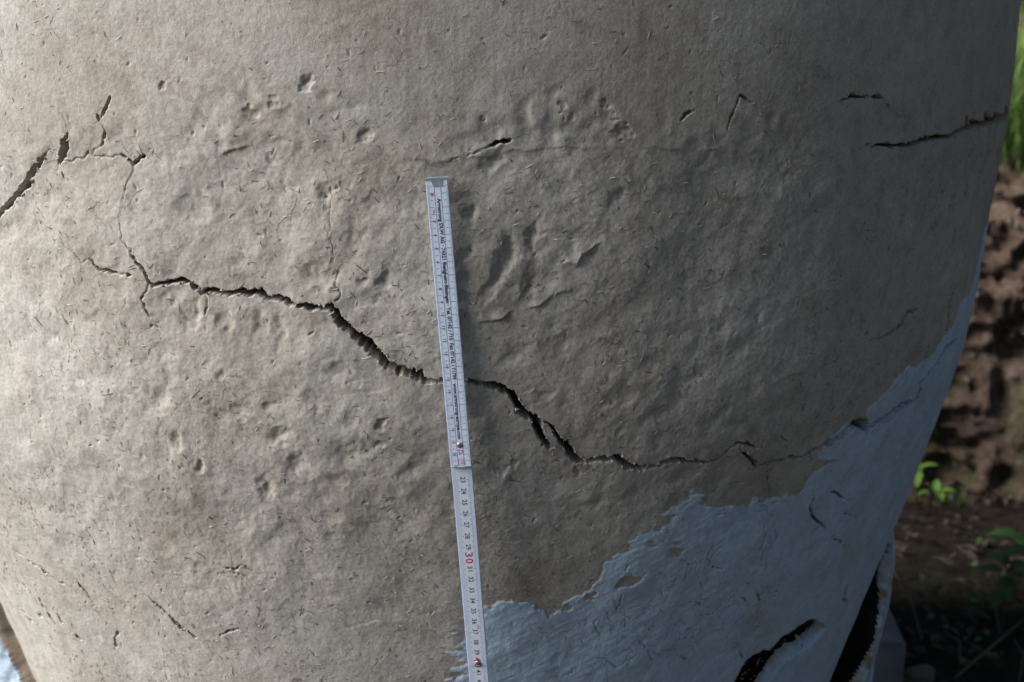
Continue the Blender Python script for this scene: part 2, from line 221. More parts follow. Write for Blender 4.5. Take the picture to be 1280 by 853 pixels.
DENTS = [[8.48,84.47,0.642,0.993,0,4.5],[8.0,83.05,0.586,1.055,20,2.5],[7.31,81.86,0.47,1.058,25,1.6],[10.38,85.33,0.409,0.76,20,3],[10.38,81.44,0.591,1.182,15,1.8],[6.03,87.14,0.347,0.636,5,3.0],[5.63,84.21,0.408,0.349,0,2.6],[5.45,82.49,0.351,0.293,0,1.5],[5.8,81.04,0.706,0.353,0,2],[-4.21,88.54,0.517,0.689,0,3],[7.26,91.16,0.916,0.458,-25,2.5],[-0.32,82.16,0.526,0.526,0,2.5],[-1.93,82.4,0.467,0.467,0,2],[-2.52,85.24,0.695,0.811,0,1.8],[-5.24,82.55,0.702,0.819,0,2.2],[-10.87,83.35,0.824,0.588,0,1.2],[-16.56,80.44,0.601,0.842,0,2],[-15.25,79.25,0.722,0.842,0,2.4],[-9.7,78.82,0.476,1.072,0,2.2],[-8.21,78.25,0.417,1.071,0,1.8],[-12.51,78.92,0.479,0.957,0,2],[-14.7,79.46,0.3,1.2,0,1.5],[-8.92,69.72,0.858,0.613,-20,2.2],[-5.82,72.64,0.725,0.604,0,2],[-3.82,75.41,0.956,0.538,-15,1.8],[-10.52,65.19,0.564,0.627,0,3.2],[-7.78,67.23,0.805,0.866,0,3],[-17.72,68.92,0.564,0.689,0,2.5],[-16.09,67.1,0.377,0.377,0,3],[-10.75,65.9,0.438,0.438,0,2.2],[-11.94,71.77,0.856,0.55,-20,1.5],[-4.75,66.28,0.744,0.558,-10,1.6],[-2.01,69.08,0.856,0.55,-20,1.6],[1.36,67.03,0.74,0.555,0,1.6],[-13.98,71.34,0.738,0.553,-15,1.6],[-17.31,74.4,0.859,0.614,0,1.2],[-22.41,72.06,0.879,0.628,0,1.2],[-19.66,75.22,0.74,0.555,0,1.2],[-18.1,76.28,0.611,0.55,0,1.2],[-23.56,78.5,0.866,0.557,-25,1.2],[-28.7,76.83,0.888,0.571,-25,1.2],[-26.01,73.75,1.013,0.57,-25,1.3],[15.37,94.87,0.461,0.346,0,0.8],[16.61,93.21,0.464,0.464,0,0.8],[-5.3,96.37,0.394,0.282,-40,2.5],[-8.95,94.37,0.796,0.455,-20,1.4],[-1.14,92.92,0.567,0.34,0,1.2],[20.52,75.49,0.988,0.679,-20,1.5],[24.17,73.91,1.131,0.566,-30,1.8],[26.94,70.27,1.028,0.578,-30,1.6],[16.46,77.0,1.093,0.607,-20,1.4],[18.85,80.02,0.97,0.606,-15,1.2],[22.68,82.02,0.854,0.61,0,1.4],[28.37,76.2,1.142,0.571,-30,1.4],[12.69,77.17,0.842,0.541,-20,1],[16.75,72.49,1.11,0.617,-20,1.4],[20.97,70.84,0.879,0.565,-20,1.6],[9.05,76.05,0.96,0.42,-35,1.2],[12.65,65.92,1.004,0.753,-20,1.6],[16.32,63.47,1.023,0.64,-20,1.6],[19.79,64.24,0.9,0.579,-20,1.3],[24.16,64.86,1.04,0.455,-20,1.5],[28.28,64.33,1.059,0.463,-20,1.2],[10.84,63.14,0.76,0.634,0,1.2],[4.19,63.42,0.628,0.754,0,1.2],[-1.05,63.47,1.003,0.564,0,1.2],[-5.1,62.67,0.883,0.568,0,1.1]]
PITS = [[-5.3,96.37,0.169,3],[-5.03,96.2,0.141,2.5],[-5.48,96.09,0.113,3],[15.37,95.04,0.23,2.5],[15.67,94.75,0.173,2.5],[15.2,94.7,0.173,2],[16.75,92.92,0.232,2.5],[17.17,92.81,0.233,2],[16.31,93.33,0.174,2],[-7.77,95.04,0.17,2],[-9.07,94.25,0.228,2.5],[-9.52,94.48,0.171,2],[-1.14,92.92,0.227,2.5],[-1.59,92.81,0.17,2],[-1.0,69.36,0.183,3],[6.87,93.81,0.114,2],[12.53,94.81,0.172,2],[13.07,93.91,0.23,2],[-15.67,96.17,0.115,3],[-4.11,88.25,0.172,4],[-3.46,88.95,0.115,2],[-33.77,75.7,0.195,2],[-0.99,70.88,0.243,4],[14.95,66.48,0.189,3],[8.98,67.18,0.248,3],[8.55,66.85,0.248,2.5],[9.3,67.38,0.186,2.5]]
PAINT = [[90,86.5],[72,82.5],[70.193,79.781],[69.101,77.863],[67.842,76.633],[66.173,75.96],[62.721,76.02],[61.608,75.064],[60.754,73.922],[59.329,73.344],[57.32,72.16],[55.767,71.622],[54.356,71.379],[53.15,70.951],[51.472,71.216],[50.469,70.991],[49.271,70.647],[48.527,70.081],[47.665,69.535],[46.739,68.924],[45.914,68.45],[45.12,67.971],[46.034,66.736],[45.014,66.216],[43.608,67.0],[42.025,67.341],[40.885,66.845],[39.936,66.241],[39.798,65.806],[38.949,65.029],[40.193,64.428],[42.636,63.674],[41.55,63.481],[40.049,63.284],[38.828,62.33],[38.026,61.69],[36.367,61.675],[34.575,61.675],[32.575,61.855],[32.403,61.264],[30.775,61.605],[29.39,61.666],[28.277,61.68],[27.002,61.864],[26.385,62.71],[25.497,63.055],[24.944,62.676],[24.491,62.206],[23.971,62.046],[22.911,61.878],[22.064,61.452],[21.796,60.802],[20.871,60.382],[20.27,59.844],[20.25,59.005],[19.644,58.461],[18.871,58.011],[18.154,57.704],[18.03,56.941],[17.848,56.022],[17.117,55.158],[16.177,54.705],[15.23,54.326],[14.666,53.904],[13.956,53.413],[13.396,52.903],[12.664,53.53],[12.157,53.892],[10.784,54.514],[9.82,54.888],[8.517,54.661],[7.396,54.445],[6.841,53.441],[6.366,51.453],[5.272,49.043],[3.2720000000000002,30],[90,30]]
ISLANDS = [[[19.221,55.624],[19.934,56.089],[20.741,56.459],[21.844,56.077],[21.546,55.484],[20.48,55.149],[19.535,55.11]],[[16.565,54.663],[17.148,54.916],[17.99,54.979],[18.192,54.637],[17.636,54.144],[16.859,54.153]],[[24.049,58.515],[24.47,58.844],[25.626,58.834],[25.993,58.313],[25.599,57.824],[24.534,57.745]],[[23.022,60.497],[23.434,61.205],[24.003,61.512],[24.281,60.943],[23.85,60.313]],[[14.666,53.904],[15.247,54.165],[15.856,54.182],[15.714,53.397],[14.947,53.396]],[[22.23,59.682],[22.736,59.923],[23.097,59.263],[22.712,58.774]]]
PAINT_LOW = [[-95,46],[-66,44.5],[-59.6,41.8],[-58.4,37.8],[-57,34.8],[-55.6,30],[-54.5,2],[-95,2]]
LIP_LOW = [[-90,50],[-66,47.5],[-57.8,45.2],[-57.8,41],[-56.6,37.5],[-55.2,34.5],[-54,30],[-53,2],[-90,2]]
RULER = [[-0.05346,0.91979,0.89724],[-0.03838,0.94534,0.67845],[-0.0281,0.98473,0.50135],[-0.0247,0.99773,0.44288]]
RBASE = 21.829

def spaced(knots):
    out = []
    for (a, b, d) in knots:
        n = max(1, int(round((b - a) / d))); out.append(np.linspace(a, b, n, endpoint=False))
    return np.concatenate(out + [[knots[-1][1]]])

half = math.pi * R0 * 100
S = spaced([(-half, -90, 5), (-90, -72, 1.5), (-72, -62, .2), (-62, -36, .14), (-36, -30, .085), (-30, 30, .082), (30, 44, .09),
            (44, 56, .10), (56, 72, .12), (72, 76, .2), (76, 90, .8), (90, half, 5)])
Z = spaced([(-2, 24, 2), (24, 44, .13), (44, 60, .088), (60, 75, .08), (75, 104, .08), (104, 112, .5), (112, 236, 6)])
ns, nz = len(S), len(Z)
Hf = np.zeros((nz, ns))            # relief in cm along the surface normal
zc = Z[:, None]; sc_ = S[None, :]

wS = snoise(S, Z, .22) * .022 + snoise(S, Z, .45) * .045 + snoise(S, Z, 1.6) * .05
wZ = snoise(S, Z, .22) * .022 + snoise(S, Z, .45) * .045 + snoise(S, Z, 1.6) * .05
jS = lnoise(S, Z, .30) * .046 + lnoise(S, Z, .9) * .06 + lnoise(S, Z, .17) * .014
jZ = lnoise(S, Z, .30) * .046 + lnoise(S, Z, .9) * .06 + lnoise(S, Z, .17) * .014
jW = lnoise(S, Z, .24)
fine = snoise(S, Z, .26)
fine2 = snoise(S, Z, .6)

# smooth trowelled band on top, hand-shaped lumps below, calmer again near the foot
edge = 91.6 + .9 * snoise(S, Z[:2], 5)[0][None, :]
upper = sstep(-1.5, 2.2, zc - edge + .8 * fine2)
lower = sstep(60, 50, zc + 0 * sc_ + 2.5 * snoise(S, Z, 9))
lump = (1 - .80 * upper) * (1 - .55 * lower)
Hf += .12 * snoise(S, Z, 9)
Hf += lump * (.065 * snoise(S, Z, 4.2) + .034 * snoise(S, Z, 2.2, 1.9) + .023 * snoise(S, Z, 1.15) + .014 * snoise(S, Z, .62))
Hf += (.3 + .7 * lump) * (.0075 * snoise(S, Z, .33) + .0055 * snoise(S, Z, .18))
Hf += upper * (.0018 * snoise(S, Z, .16, 3.5) + .003 * snoise(S, Z, .5, 6))
Hf += upper * .18 + .10 * sstep(-4, 0, zc - edge) * (1 - upper)

def window(s0, s1, z0, z1):
    a, b = np.searchsorted(S, [s0, s1]); c, d = np.searchsorted(Z, [z0, z1])
    return slice(c, d), slice(a, b)

# pressed dents
def dent(s, z, rx, rz, ang, dep, rim=.07):
    R = 2.6 * max(rx, rz); w = window(s - R, s + R, z - R, z + R)
    x = S[None, w[1]] - s + 2.6 * wS[w]; y = Z[w[0], None] - z + 2.6 * wZ[w]
    a = math.radians(ang); u = (x * math.cos(a) + y * math.sin(a)) / rx; v = (-x * math.sin(a) + y * math.cos(a)) / rz
    q = np.sqrt(u * u + v * v)
    Hf[w] += -dep * .1 * np.exp(-(q ** 2.1)) + rim * dep * .1 * np.exp(-((q - 1.45) / .4) ** 2)
for k, d in enumerate(DENTS): dent(d[0], d[1], d[2], d[3], -d[4], d[5] * (1.05 if k < 6 else .75))
for k in range(190):
    s = random.uniform(-40, 60); z = random.uniform(60, 91)
    r = random.uniform(.3, .95)
    dent(s, z, r, r * random.uniform(.6, 1.6), random.uniform(-60, 60), random.uniform(.3, 1.2) * (1.0 if z > 66 else .6))
for k in range(70):
    s = random.uniform(-60, 60); z = random.uniform(36, 60); r = random.uniform(.3, 1.0)
    dent(s, z, r, r * random.uniform(.5, 1.4), random.uniform(-60, 60), random.uniform(.3, .9))

# ledges where one handful of clay was smeared over the next
def ledge(h, fall, pts):
    P = np.array(pts); m = fall * 2.5
    w = window(P[:, 0].min() - m, P[:, 0].max() + m, P[:, 1].min() - m, P[:, 1].max() + m)
    x = S[None, w[1]] + 1.2 * wS[w]; y = Z[w[0], None] + 1.2 * wZ[w]
    best = np.full(x.shape, 1e9); side = np.zeros(x.shape); tt = np.zeros(x.shape); n = len(P) - 1
    for k in range(n):
        d = P[k + 1] - P[k]; L = np.hypot(*d) + 1e-9
        u = ((x - P[k, 0]) * d[0] + (y - P[k, 1]) * d[1]) / L; t = np.clip(u / L, 0, 1)
        dx = x - P[k, 0] - t * d[0]; dy = y - P[k, 1] - t * d[1]; q = np.hypot(dx, dy)
        cr = d[0] * (y - P[k, 1]) - d[1] * (x - P[k, 0])
        up = q < best; best = np.where(up, q, best); side = np.where(up, np.sign(cr), side); tt = np.where(up, (k + t) / n, tt)
    ends = sstep(0, .3, tt) * sstep(1, .7, tt) * np.clip(.75 + .5 * fine2[w], .1, 1.4)
    sg = side * np.sign(h) * best
    Hf[w] += abs(h) * .1 * ends * (sstep(-.11, .11, sg) * 1.4 - .4) * np.exp(-best / np.where(sg > 0, fall, .5 * fall))
for h, wd, p in LEDGES: ledge(h, wd, p)

# limewash: outline, bare islands, thin brushed margin
def in_poly(P, x, y):
    P = np.array(P); ins = np.zeros(x.shape, bool); dist = np.full(x.shape, 1e9)
    for k in range(len(P)):
        a = P[k]; b = P[(k + 1) % len(P)]; d = b - a; L2 = d @ d + 1e-12
        t = np.clip(((x - a[0]) * d[0] + (y - a[1]) * d[1]) / L2, 0, 1)
        dist = np.minimum(dist, np.hypot(x - a[0] - t * d[0], y - a[1] - t * d[1]))
        c = (a[1] > y) != (b[1] > y)
        with np.errstate(divide='ignore', invalid='ignore'):
            ins ^= c & (x < (b[0] - a[0]) * (y - a[1]) / (b[1] - a[1] + 1e-12) + a[0])
    return np.where(ins, dist, -dist)

paint = np.zeros((nz, ns)); sd_paint = np.full((nz, ns), -9.)
w = window(1, 100, 26, 90)
X = S[None, w[1]] + 2.2 * wS[w]; Y = Z[w[0], None] + 2.2 * wZ[w]
sd = in_poly(PAINT, X, Y)
for isl in ISLANDS: sd = np.minimum(sd, -in_poly(isl, X, Y) + .05)
brush = (snoise(S, Z, 1.3, .22) * .5 + snoise(S, Z, .5, .16) * .3)[w]
sd_paint[w] = sd
soft = .10 + .55 * np.exp(-((X - 22.0) / 4.5) ** 2) * sstep(55, 59, Y) + .9 * np.exp(-((X - 4.5) / 2.5) ** 2)
paint[w] = sstep(-.5, .5, (sd + soft * 1.1 * brush) / soft)
# the foot on the left: paint in flakes on bare mud
w2 = window(-100, -50, 2, 48)
X2 = S[None, w2[1]] + .6 * wS[w2]; Y2 = Z[w2[0], None] + .6 * wZ[w2]
sdl = in_poly(LIP_LOW, X2, Y2)
fl = in_poly(PAINT_LOW, X2, Y2)
flk = snoise(S, Z, 1.8, 3.2)[w2] + .6 * snoise(S, Z, .8, 1.2)[w2]
plow = sstep(-.08, .12, np.minimum(fl, 1.6) * .5 + .30 * flk + .05) * (fl > 0)
paint[w2] = np.maximum(paint[w2], plow)
dirt_shade = np.zeros((nz, ns))
dirt_shade[w2] = sstep(-.2, .5, sdl) * .75
Hf[w2] += 5.5 * np.clip(sdl / 9, 0, 1) - .5 * sstep(-.1, .3, sdl) * sstep(1.6, .6, sdl) + .22 * plow + .07 * sstep(0, 2, sdl) * fine2[w2]
# soot-brown smears and bared coarser patches
for (s, z, r, a) in ((-14.5, 96.5, 4.2, .38), (-8, 94.3, 3.0, .34), (-17, 94.2, 2.6, .25), (15.3, 95, 1.2, .45), (16.8, 93.2, 1.2, .45), (26, 94.6, 1.3, .4), (10.8, 55.9, 1.5, .25),
                     (-5.2, 96.2, .6, .6), (13.4, 67.6, .9, .6), (14.6, 67.2, .9, .5), (1.5, 74.6, 1.3, .45), (-4, 53, 3, .25), (2, 53.6, 2.5, .3)):
    w_ = window(s - 3 * r, s + 3 * r, z - 3 * r, z + 3 * r)
    q = np.hypot((S[None, w_[1]] - s) / 1.5, Z[w_[0], None] - z) / r
    dirt_shade[w_] = np.maximum(dirt_shade[w_], a * np.exp(-q * q) * sstep(-.9, .9, fine[w_] + .6 * fine2[w_]))
Hf += paint * .075
edgeb = np.exp(-(sd_paint / .10) ** 2) * (paint > .3) * sstep(25, 20, zc * 0 + sc_ * 0 + 22)
# brush marks running up to the right across the limewash
def vnoise(x, y, seed):
    r = np.random.default_rng(seed).standard_normal((257, 257))
    ix = np.floor(x).astype(int); iy = np.floor(y).astype(int); fx = x - ix; fy = y - iy
    fx = fx * fx * (3 - 2 * fx); fy = fy * fy * (3 - 2 * fy)
    g = lambda a, b: r[b % 257, a % 257]
    return (g(ix, iy) * (1 - fx) + g(ix + 1, iy) * fx) * (1 - fy) + (g(ix, iy + 1) * (1 - fx) + g(ix + 1, iy + 1) * fx) * fy
a = math.radians(24)
U = S[None, w[1]] * math.cos(a) + Z[w[0], None] * math.sin(a); V = -S[None, w[1]] * math.sin(a) + Z[w[0], None] * math.cos(a)
Hf[w] += paint[w] * (.006 * vnoise(U / 2.6, V / .3, 5) + .004 * vnoise(U / 1.3, V / .15, 6) + .018 * vnoise(U / 4, V / 1.6, 8) + .008 * vnoise(U / 1.2, V / .7, 9))

# cracks: open, ragged, deeper where wider
carve = np.zeros((nz, ns))
def crack(pts, jag=1.0, depth=9.0):
    for (s0, z0, w0), (s1, z1, w1) in zip(pts[:-1], pts[1:]):
        m = max(w0, w1) * 1.2 + .35
        w = window(min(s0, s1) - m, max(s0, s1) + m, min(z0, z1) - m, max(z0, z1) + m)
        x = S[None, w[1]] + jag * jS[w]; y = Z[w[0], None] + jag * jZ[w]
        dx, dz = s1 - s0, z1 - z0; L2 = dx * dx + dz * dz + 1e-9
        t = np.clip(((x - s0) * dx + (y - z0) * dz) / L2, 0, 1)
        d = np.hypot(x - s0 - t * dx, y - z0 - t * dz)
        wd = (w0 + (w1 - w0) * t) * (1.0 + .22 * jW[w])
        hw = np.maximum(wd * .56, .05)
        q = d / hw
        dep = np.where(wd < .12, wd * 1.2, np.minimum(wd * depth, 3.8))
        carve[w] = np.maximum(carve[w], dep * np.clip((1.16 - q) / .32, 0, 1))
        lipz = np.exp(-((q - 1.5) / .6) ** 2)
for c in CRACKS: crack(c)
# fine drying cracks in the limewash
for k in range(36):
    s = random.uniform(14, 62); z = random.uniform(36, 64)
    if k < 90: s = random.uniform(14, 40); z = random.uniform(40, 58)
    j, i = np.searchsorted(Z, z), np.searchsorted(S, s)
    if paint[j, i] < .9: continue
    a = random.uniform(0, 6.28); p = []; wd = random.uniform(.05, .10)
    for q in range(random.randint(2, 4)):
        p.append((s, z, wd * random.uniform(.7, 1.2))); a += random.uniform(-.9, .9); l = random.uniform(.3, .8)
        s += l * math.cos(a); z += l * math.sin(a)
    crack(p, depth=3.0)
# voids left by rotted straw
for (s, z, r, h) in PITS:
    w_ = window(s - 3 * r, s + 3 * r, z - 3 * r, z + 3 * r)
    q = np.hypot(S[None, w_[1]] - s + wS[w_], Z[w_[0], None] - z + wZ[w_]) / r
    carve[w_] = np.maximum(carve[w_], h * .045 * sstep(1.6, .3, q * (1 + .5 * fine[w_])))
def void(s, z, l, r, a, dep):
    m = l + 2 * r; w_ = window(s - m, s + m, z - m, z + m)
    x = S[None, w_[1]] - s; y = Z[w_[0], None] - z
    u = np.abs(x * math.cos(a) + y * math.sin(a)) / l; v = np.abs(-x * math.sin(a) + y * math.cos(a)) / r
    carve[w_] = np.maximum(carve[w_], dep * np.clip(1.25 - (u ** 3 + v * v), 0, 1))
for k in range(1300):
    s = random.uniform(-64, 66); z = random.uniform(34, 103.5)
    j, i = np.searchsorted(Z, z), np.searchsorted(S, s)
    if paint[j, i] > .5 and random.random() < .8: continue
    if upper[j, i] > .5 and random.random() < .35: continue
    l = random.uniform(.08, .36) * random.uniform(.5, 1); r = random.uniform(.045, .085)
    a = random.gauss(1.35, .6) if upper[j, i] > .5 else random.uniform(0, 3.14)
    void(s, z, l, r, a, random.uniform(.02, .10))
Hf -= carve
dirt_shade = np.maximum(dirt_shade, .75 * sstep(.35, 1.3, carve)); paint *= 1 - sstep(.3, .9, carve)  # raw-earth brown in deep cracks, also painting in their shade

# the open slot low on the right, and the gap beyond it where the shell has come away
w = window(33, 57, 34, 50)
X = S[None, w[1]] + 1.5 * wS[w]; Y = Z[w[0], None] + 1.5 * wZ[w]
upS = np.array(SLOT_UP); loS = np.array(SLOT_LO)[::-1]
zu = np.interp(S[w[1]], upS[:, 0], upS[:, 1]); zl = np.interp(S[w[1]], loS[:, 0], loS[:, 1])
tfrac = (zu[None, :] - Y) / np.maximum(zu - zl, .05)[None, :]
insl = sstep(0, .05, tfrac) * sstep(1.0, .93, tfrac) * sstep(53.3, 52.6, X) * (zu > zl)[None, :]
step_in = np.where(X < 44.2, 0, .12)
prof = np.where(tfrac < .3, 1.0, .12 + 1.05 * np.clip((.98 - tfrac) / .16, 0, 1))
hole = np.zeros((nz, ns), bool)
hole = (carve > .65) & (zc > 30)
hole[w] = (tfrac > .03) & (tfrac < .83 + .025 * fine2[w]) & (X < 52.4) & (zu - zl > .8)[None, :]
Hf[w] -= insl * np.maximum(prof + step_in + .10 * fine2[w] + .05 * fine[w], .1)
dirt_shade[w] = np.maximum(dirt_shade[w], insl * sstep(.93, .84, tfrac) * .5)  # inner ledge browned, shade of the slot put into the colour
paint[w] *= 1 - .8 * insl * sstep(.94, .84, tfrac)
w = window(50, 110, 3, 52)
X = S[None, w[1]] + 2 * wS[w]; Y = Z[w[0], None] + 2 * wZ[w]
gx = np.interp(Y[:, 0], [10, 20, 27, 33, 38, 43, 46, 48.5], [56, 60, 62.5, 64.3, 65.6, 66.8, 68.6, 74])[:, None]
slow = lnoise(S, Z, 2.2)[w]
sdg = S[None, w[1]] + .10 * slow - gx + 0 * Y
ins_h = sstep(49, 46.5, Y)
gap = sstep(.3, 1.2, sdg) * sstep(4.2, 2.6, sdg) * ins_h
beyond = sstep(2.0, 4.2, sdg) * ins_h
bare = sstep(-.05, .2, sdg) * sstep(6.6, 5.0, sdg + .5 * fine2[w]) * ins_h
Hf[w] += beyond * np.interp(Y[:, 0], [5, 30, 40, 45, 48], [2.5, 3.6, 2.6, 1.4, .2])[:, None]
sd0 = S[None, w[1]] - gx; hole[w] |= (sd0 > .1) & (sd0 < 3.7 + .08 * slow) & (ins_h > .55)
Hf[w] -= gap * 2
dirt_shade[w] = np.maximum(dirt_shade[w], bare * np.clip(.55 + .3 * fine2[w], .1, .9))  # broken gap wall in earth brown, darkened to stand for its shade
paint[w] *= 1 - bare * np.clip(.7 + .3 * fine[w], .2, 1)

# to space
phi = (S / 100 / R0)[None, :]; zz = (Z / 100)[:, None]
r = rad(zz); dr = (rad(zz + .002) - rad(zz - .002)) / .004
nrm = 1 / np.sqrt(1 + dr * dr)
Hf[:, 0] = Hf[:, -1] = 0
rr = r + Hf / 100 * nrm; zd = zz - dr * nrm * Hf / 100
PX = AX + rr * np.sin(phi); PY = AY - rr * np.cos(phi); PZ = zd + 0 * phi
PX[:, -1] = PX[:, 0]; PY[:, -1] = PY[:, 0]
P3 = np.stack([PX, PY, PZ], -1)
idx = np.arange(nz * ns).reshape(nz, ns)
Q = np.stack([idx[:-1, :-1], idx[:-1, 1:], idx[1:, 1:], idx[1:, :-1]], -1).reshape(-1, 4)
Q = Q[~hole.ravel()[Q].all(1)]
pm = paint.ravel()[Q].mean(1) > .5
column = empty('clay_column', (AX, AY, 0))
tag(column, 'bulging round grey clay column with long open crack, pale blue limewash at its foot', 'column')
def part_of_column(name, Qs, flag=None):
    used, inv = np.unique(Qs, return_inverse=True)
    V = P3.reshape(-1, 3)[used] - np.array([AX, AY, 0])
    me = np_mesh(name, V, inv.reshape(Qs.shape), {'paint': paint.ravel()[used], 'dirt_shade': dirt_shade.ravel()[used]})
    return link(name, me, M_CLAY, column)
body = part_of_column('clay_body', Q[~pm])
coat = part_of_column('limewash_coat', Q[pm]); coat['label'] = 'flaking pale blue limewash coat over the lower right'
# flat top
top = np.stack([P3[-1, :-1, 0] - AX, P3[-1, :-1, 1] - AY, P3[-1, :-1, 2]], -1)
bm = bmesh.new(); bm.faces.new([bm.verts.new(v) for v in top[::2]]); link('column_head', bm_mesh('column_head', bm), M_CLAY, column)

# straw ends lying in the face
def straw_material():
    m, nt, b = new_mat('straw')
    at = N(nt, 'ShaderNodeAttribute'); at.attribute_name = 'tint'
    nt.links.new(at.outputs['Color'], b.inputs['Base Color']); b.inputs['Roughness'].default_value = .8
    return m
DRZ = ((rad(Z / 100 + .01) - rad(Z / 100 - .01)) / .02)
def surf_point(s, z):
    i = np.searchsorted(S, s); j = np.searchsorted(Z, z)
    p = P3[j, i]
    ph = s / 100 / R0; tu = np.array([math.cos(ph), math.sin(ph), 0])
    drz = float(DRZ[j])
    tv = np.array([drz * math.sin(ph), -drz * math.cos(ph), 1]); tv /= math.sqrt(1 + drz * drz)
    n = np.array([tu[1] * tv[2], -tu[0] * tv[2], tu[0] * tv[1] - tu[1] * tv[0]])
    return p, tu, tv, n, carve[j, i], paint[j, i], upper[j, i]
SV, SF, ST = [], [], []
clus = snoise(S, Z, 2.6) + .7 * snoise(S, Z, 6)
for k in range(12000):
    s = random.uniform(-62, 66); z = random.uniform(36, 104)
    p, tu, tv, n, cvv, pt, upz = surf_point(s, z)
    if cvv > .1 or (pt > .4 and random.random() < .9) or (upz > .5 and random.random() < .6): continue
    if random.gauss(0, .8) > clus[np.searchsorted(Z, z), np.searchsorted(S, s)] + .35: continue
    a = random.uniform(0, math.pi); d = tu * math.cos(a) + tv * math.sin(a); e = np.array([n[1] * d[2] - n[2] * d[1], n[2] * d[0] - n[0] * d[2], n[0] * d[1] - n[1] * d[0]])
    l = random.uniform(.0007, .0029) * (2.0 if random.random() < .05 else 1); wd = random.uniform(.00016, .00040); th = wd * .8
    tip = random.uniform(-.0004, .0010); base = p + n * .0001
    bend = e * random.uniform(-.18, .18) * l
    b0 = len(SV)
    for (q, lift, off) in ((-1, -.0002, 0), (0, .0003, 1), (1, tip, 0)):
        c = base + d * l * q + n * lift + bend * off
        SV += [c - e * wd, c + n * th, c + e * wd]
    for q in (0, 3):
        SF += [(b0 + q, b0 + q + 3, b0 + q + 4, b0 + q + 1), (b0 + q + 1, b0 + q + 4, b0 + q + 5, b0 + q + 2)]
    SF += [(b0 + 6, b0 + 8, b0 + 7, b0 + 7), ]
    t = random.random()
    col = (.45, .415, .36) if t < .45 else ((.44, .37, .26) if t < .51 else ((.26, .215, .17) if t < .78 else (.12, .093, .073)))
    v_ = random.uniform(.8, 1.15)
    ST += [tuple(c * v_ for c in col)] * 9
SF = [f for f in SF if len(set(f)) == 4]
me = np_mesh('straw', np.array(SV) - np.array([AX, AY, 0]), np.array(SF), {'tint': np.array(ST)})
straw = link('chopped_straw', me, straw_material(), column); straw['kind'] = 'stuff'

# clay crumbs caught on the lips of the wide cracks
CV, CF = [], []
for c in CRACKS:
    for (s0, z0, w0), (s1, z1, w1) in zip(c[:-1], c[1:]):
        if max(w0, w1) < .2: continue
        L = math.hypot(s1 - s0, z1 - z0)
        for k in range(int(L * 7) + 1):
            t = random.random(); wd = w0 + (w1 - w0) * t
            off = random.choice((-1, 1, -1)) * wd * random.uniform(.40, .75)
            s = s0 + (s1 - s0) * t - (z1 - z0) / (L + 1e-6) * off; z = z0 + (z1 - z0) * t + (s1 - s0) / (L + 1e-6) * off
            p, tu, tv, n, cvv, pt, upz = surf_point(s, z); r = random.uniform(.0003, .0011) * (1.7 if random.random() < .1 else 1)
            p = p + n * (min(cvv, .25) * .004 + r * .2); b0 = len(CV)
            for d in (tu, tv, -tu, -tv, n, -n): CV.append(p + d * r * random.uniform(.5, 1.3) + tu * r * random.uniform(-.4, .4))
            for q in range(4): CF += [(b0 + q, b0 + (q + 1) % 4, b0 + 4), (b0 + (q + 1) % 4, b0 + q, b0 + 5)]
crumbs = link('clay_crumbs', np_mesh('clay_crumbs', np.array(CV) - np.array([AX, AY, 0]), np.array(CF), {'paint': np.zeros(len(CV)), 'dirt_shade': RNG.random(len(CV) // 6).repeat(6) * .5}, smooth=False), M_CLAY, column); crumbs['kind'] = 'stuff'

# hair cracks as dark ribbons on the face, their inner shade painted in
HV, HF = [], []
def at_surface(s, z, lift):
    i = min(max(np.searchsorted(S, s) - 1, 1), ns - 2); j = min(max(np.searchsorted(Z, z) - 1, 1), nz - 2)
    u = (s - S[i]) / (S[i + 1] - S[i]); v = (z - Z[j]) / (Z[j + 1] - Z[j])
    p = (P3[j, i] * (1 - u) + P3[j, i + 1] * u) * (1 - v) + (P3[j + 1, i] * (1 - u) + P3[j + 1, i + 1] * u) * v
    ph = s / 100 / R0
    return p + np.array([math.sin(ph), -math.cos(ph), -.2]) * lift, max(carve[j, i], carve[j + 1, i + 1], carve[j, i + 1], carve[j + 1, i])
def hairline(pts, wd):
    q = []
    for (s0, z0), (s1, z1) in zip(pts[:-1], pts[1:]):
        L = math.hypot(s1 - s0, z1 - z0); n = max(1, int(L / .11))
        for k in range(n):
            t = k / n; j_ = random.gauss(0, .032)
            q.append((s0 + (s1 - s0) * t - (z1 - z0) / (L + 1e-6) * j_, z0 + (z1 - z0) * t + (s1 - s0) / (L + 1e-6) * j_))
    q.append(pts[-1][:2])
    prev = None
    for k, (s, z) in enumerate(q):
        a, b = q[max(k - 1, 0)], q[min(k + 1, len(q) - 1)]; dx, dz = b[0] - a[0], b[1] - a[1]; L = math.hypot(dx, dz) + 1e-6
        w_ = wd * random.uniform(.35, 1.3) * min(1, .25 + 4 * min(k, len(q) - 1 - k) / len(q))
        p1, c1 = at_surface(s - dz / L * w_ * .5, z + dx / L * w_ * .5, .00012); p2, c2 = at_surface(s + dz / L * w_ * .5, z - dx / L * w_ * .5, .00012)
        if max(c1, c2) > .12 or not (-66 < s < 72 and 30 < z < 104.5): prev = None; continue
        n = len(HV); HV.extend([p1, p2])
        if prev is not None: HF.append((prev, prev + 1, n + 1, n))
        prev = n
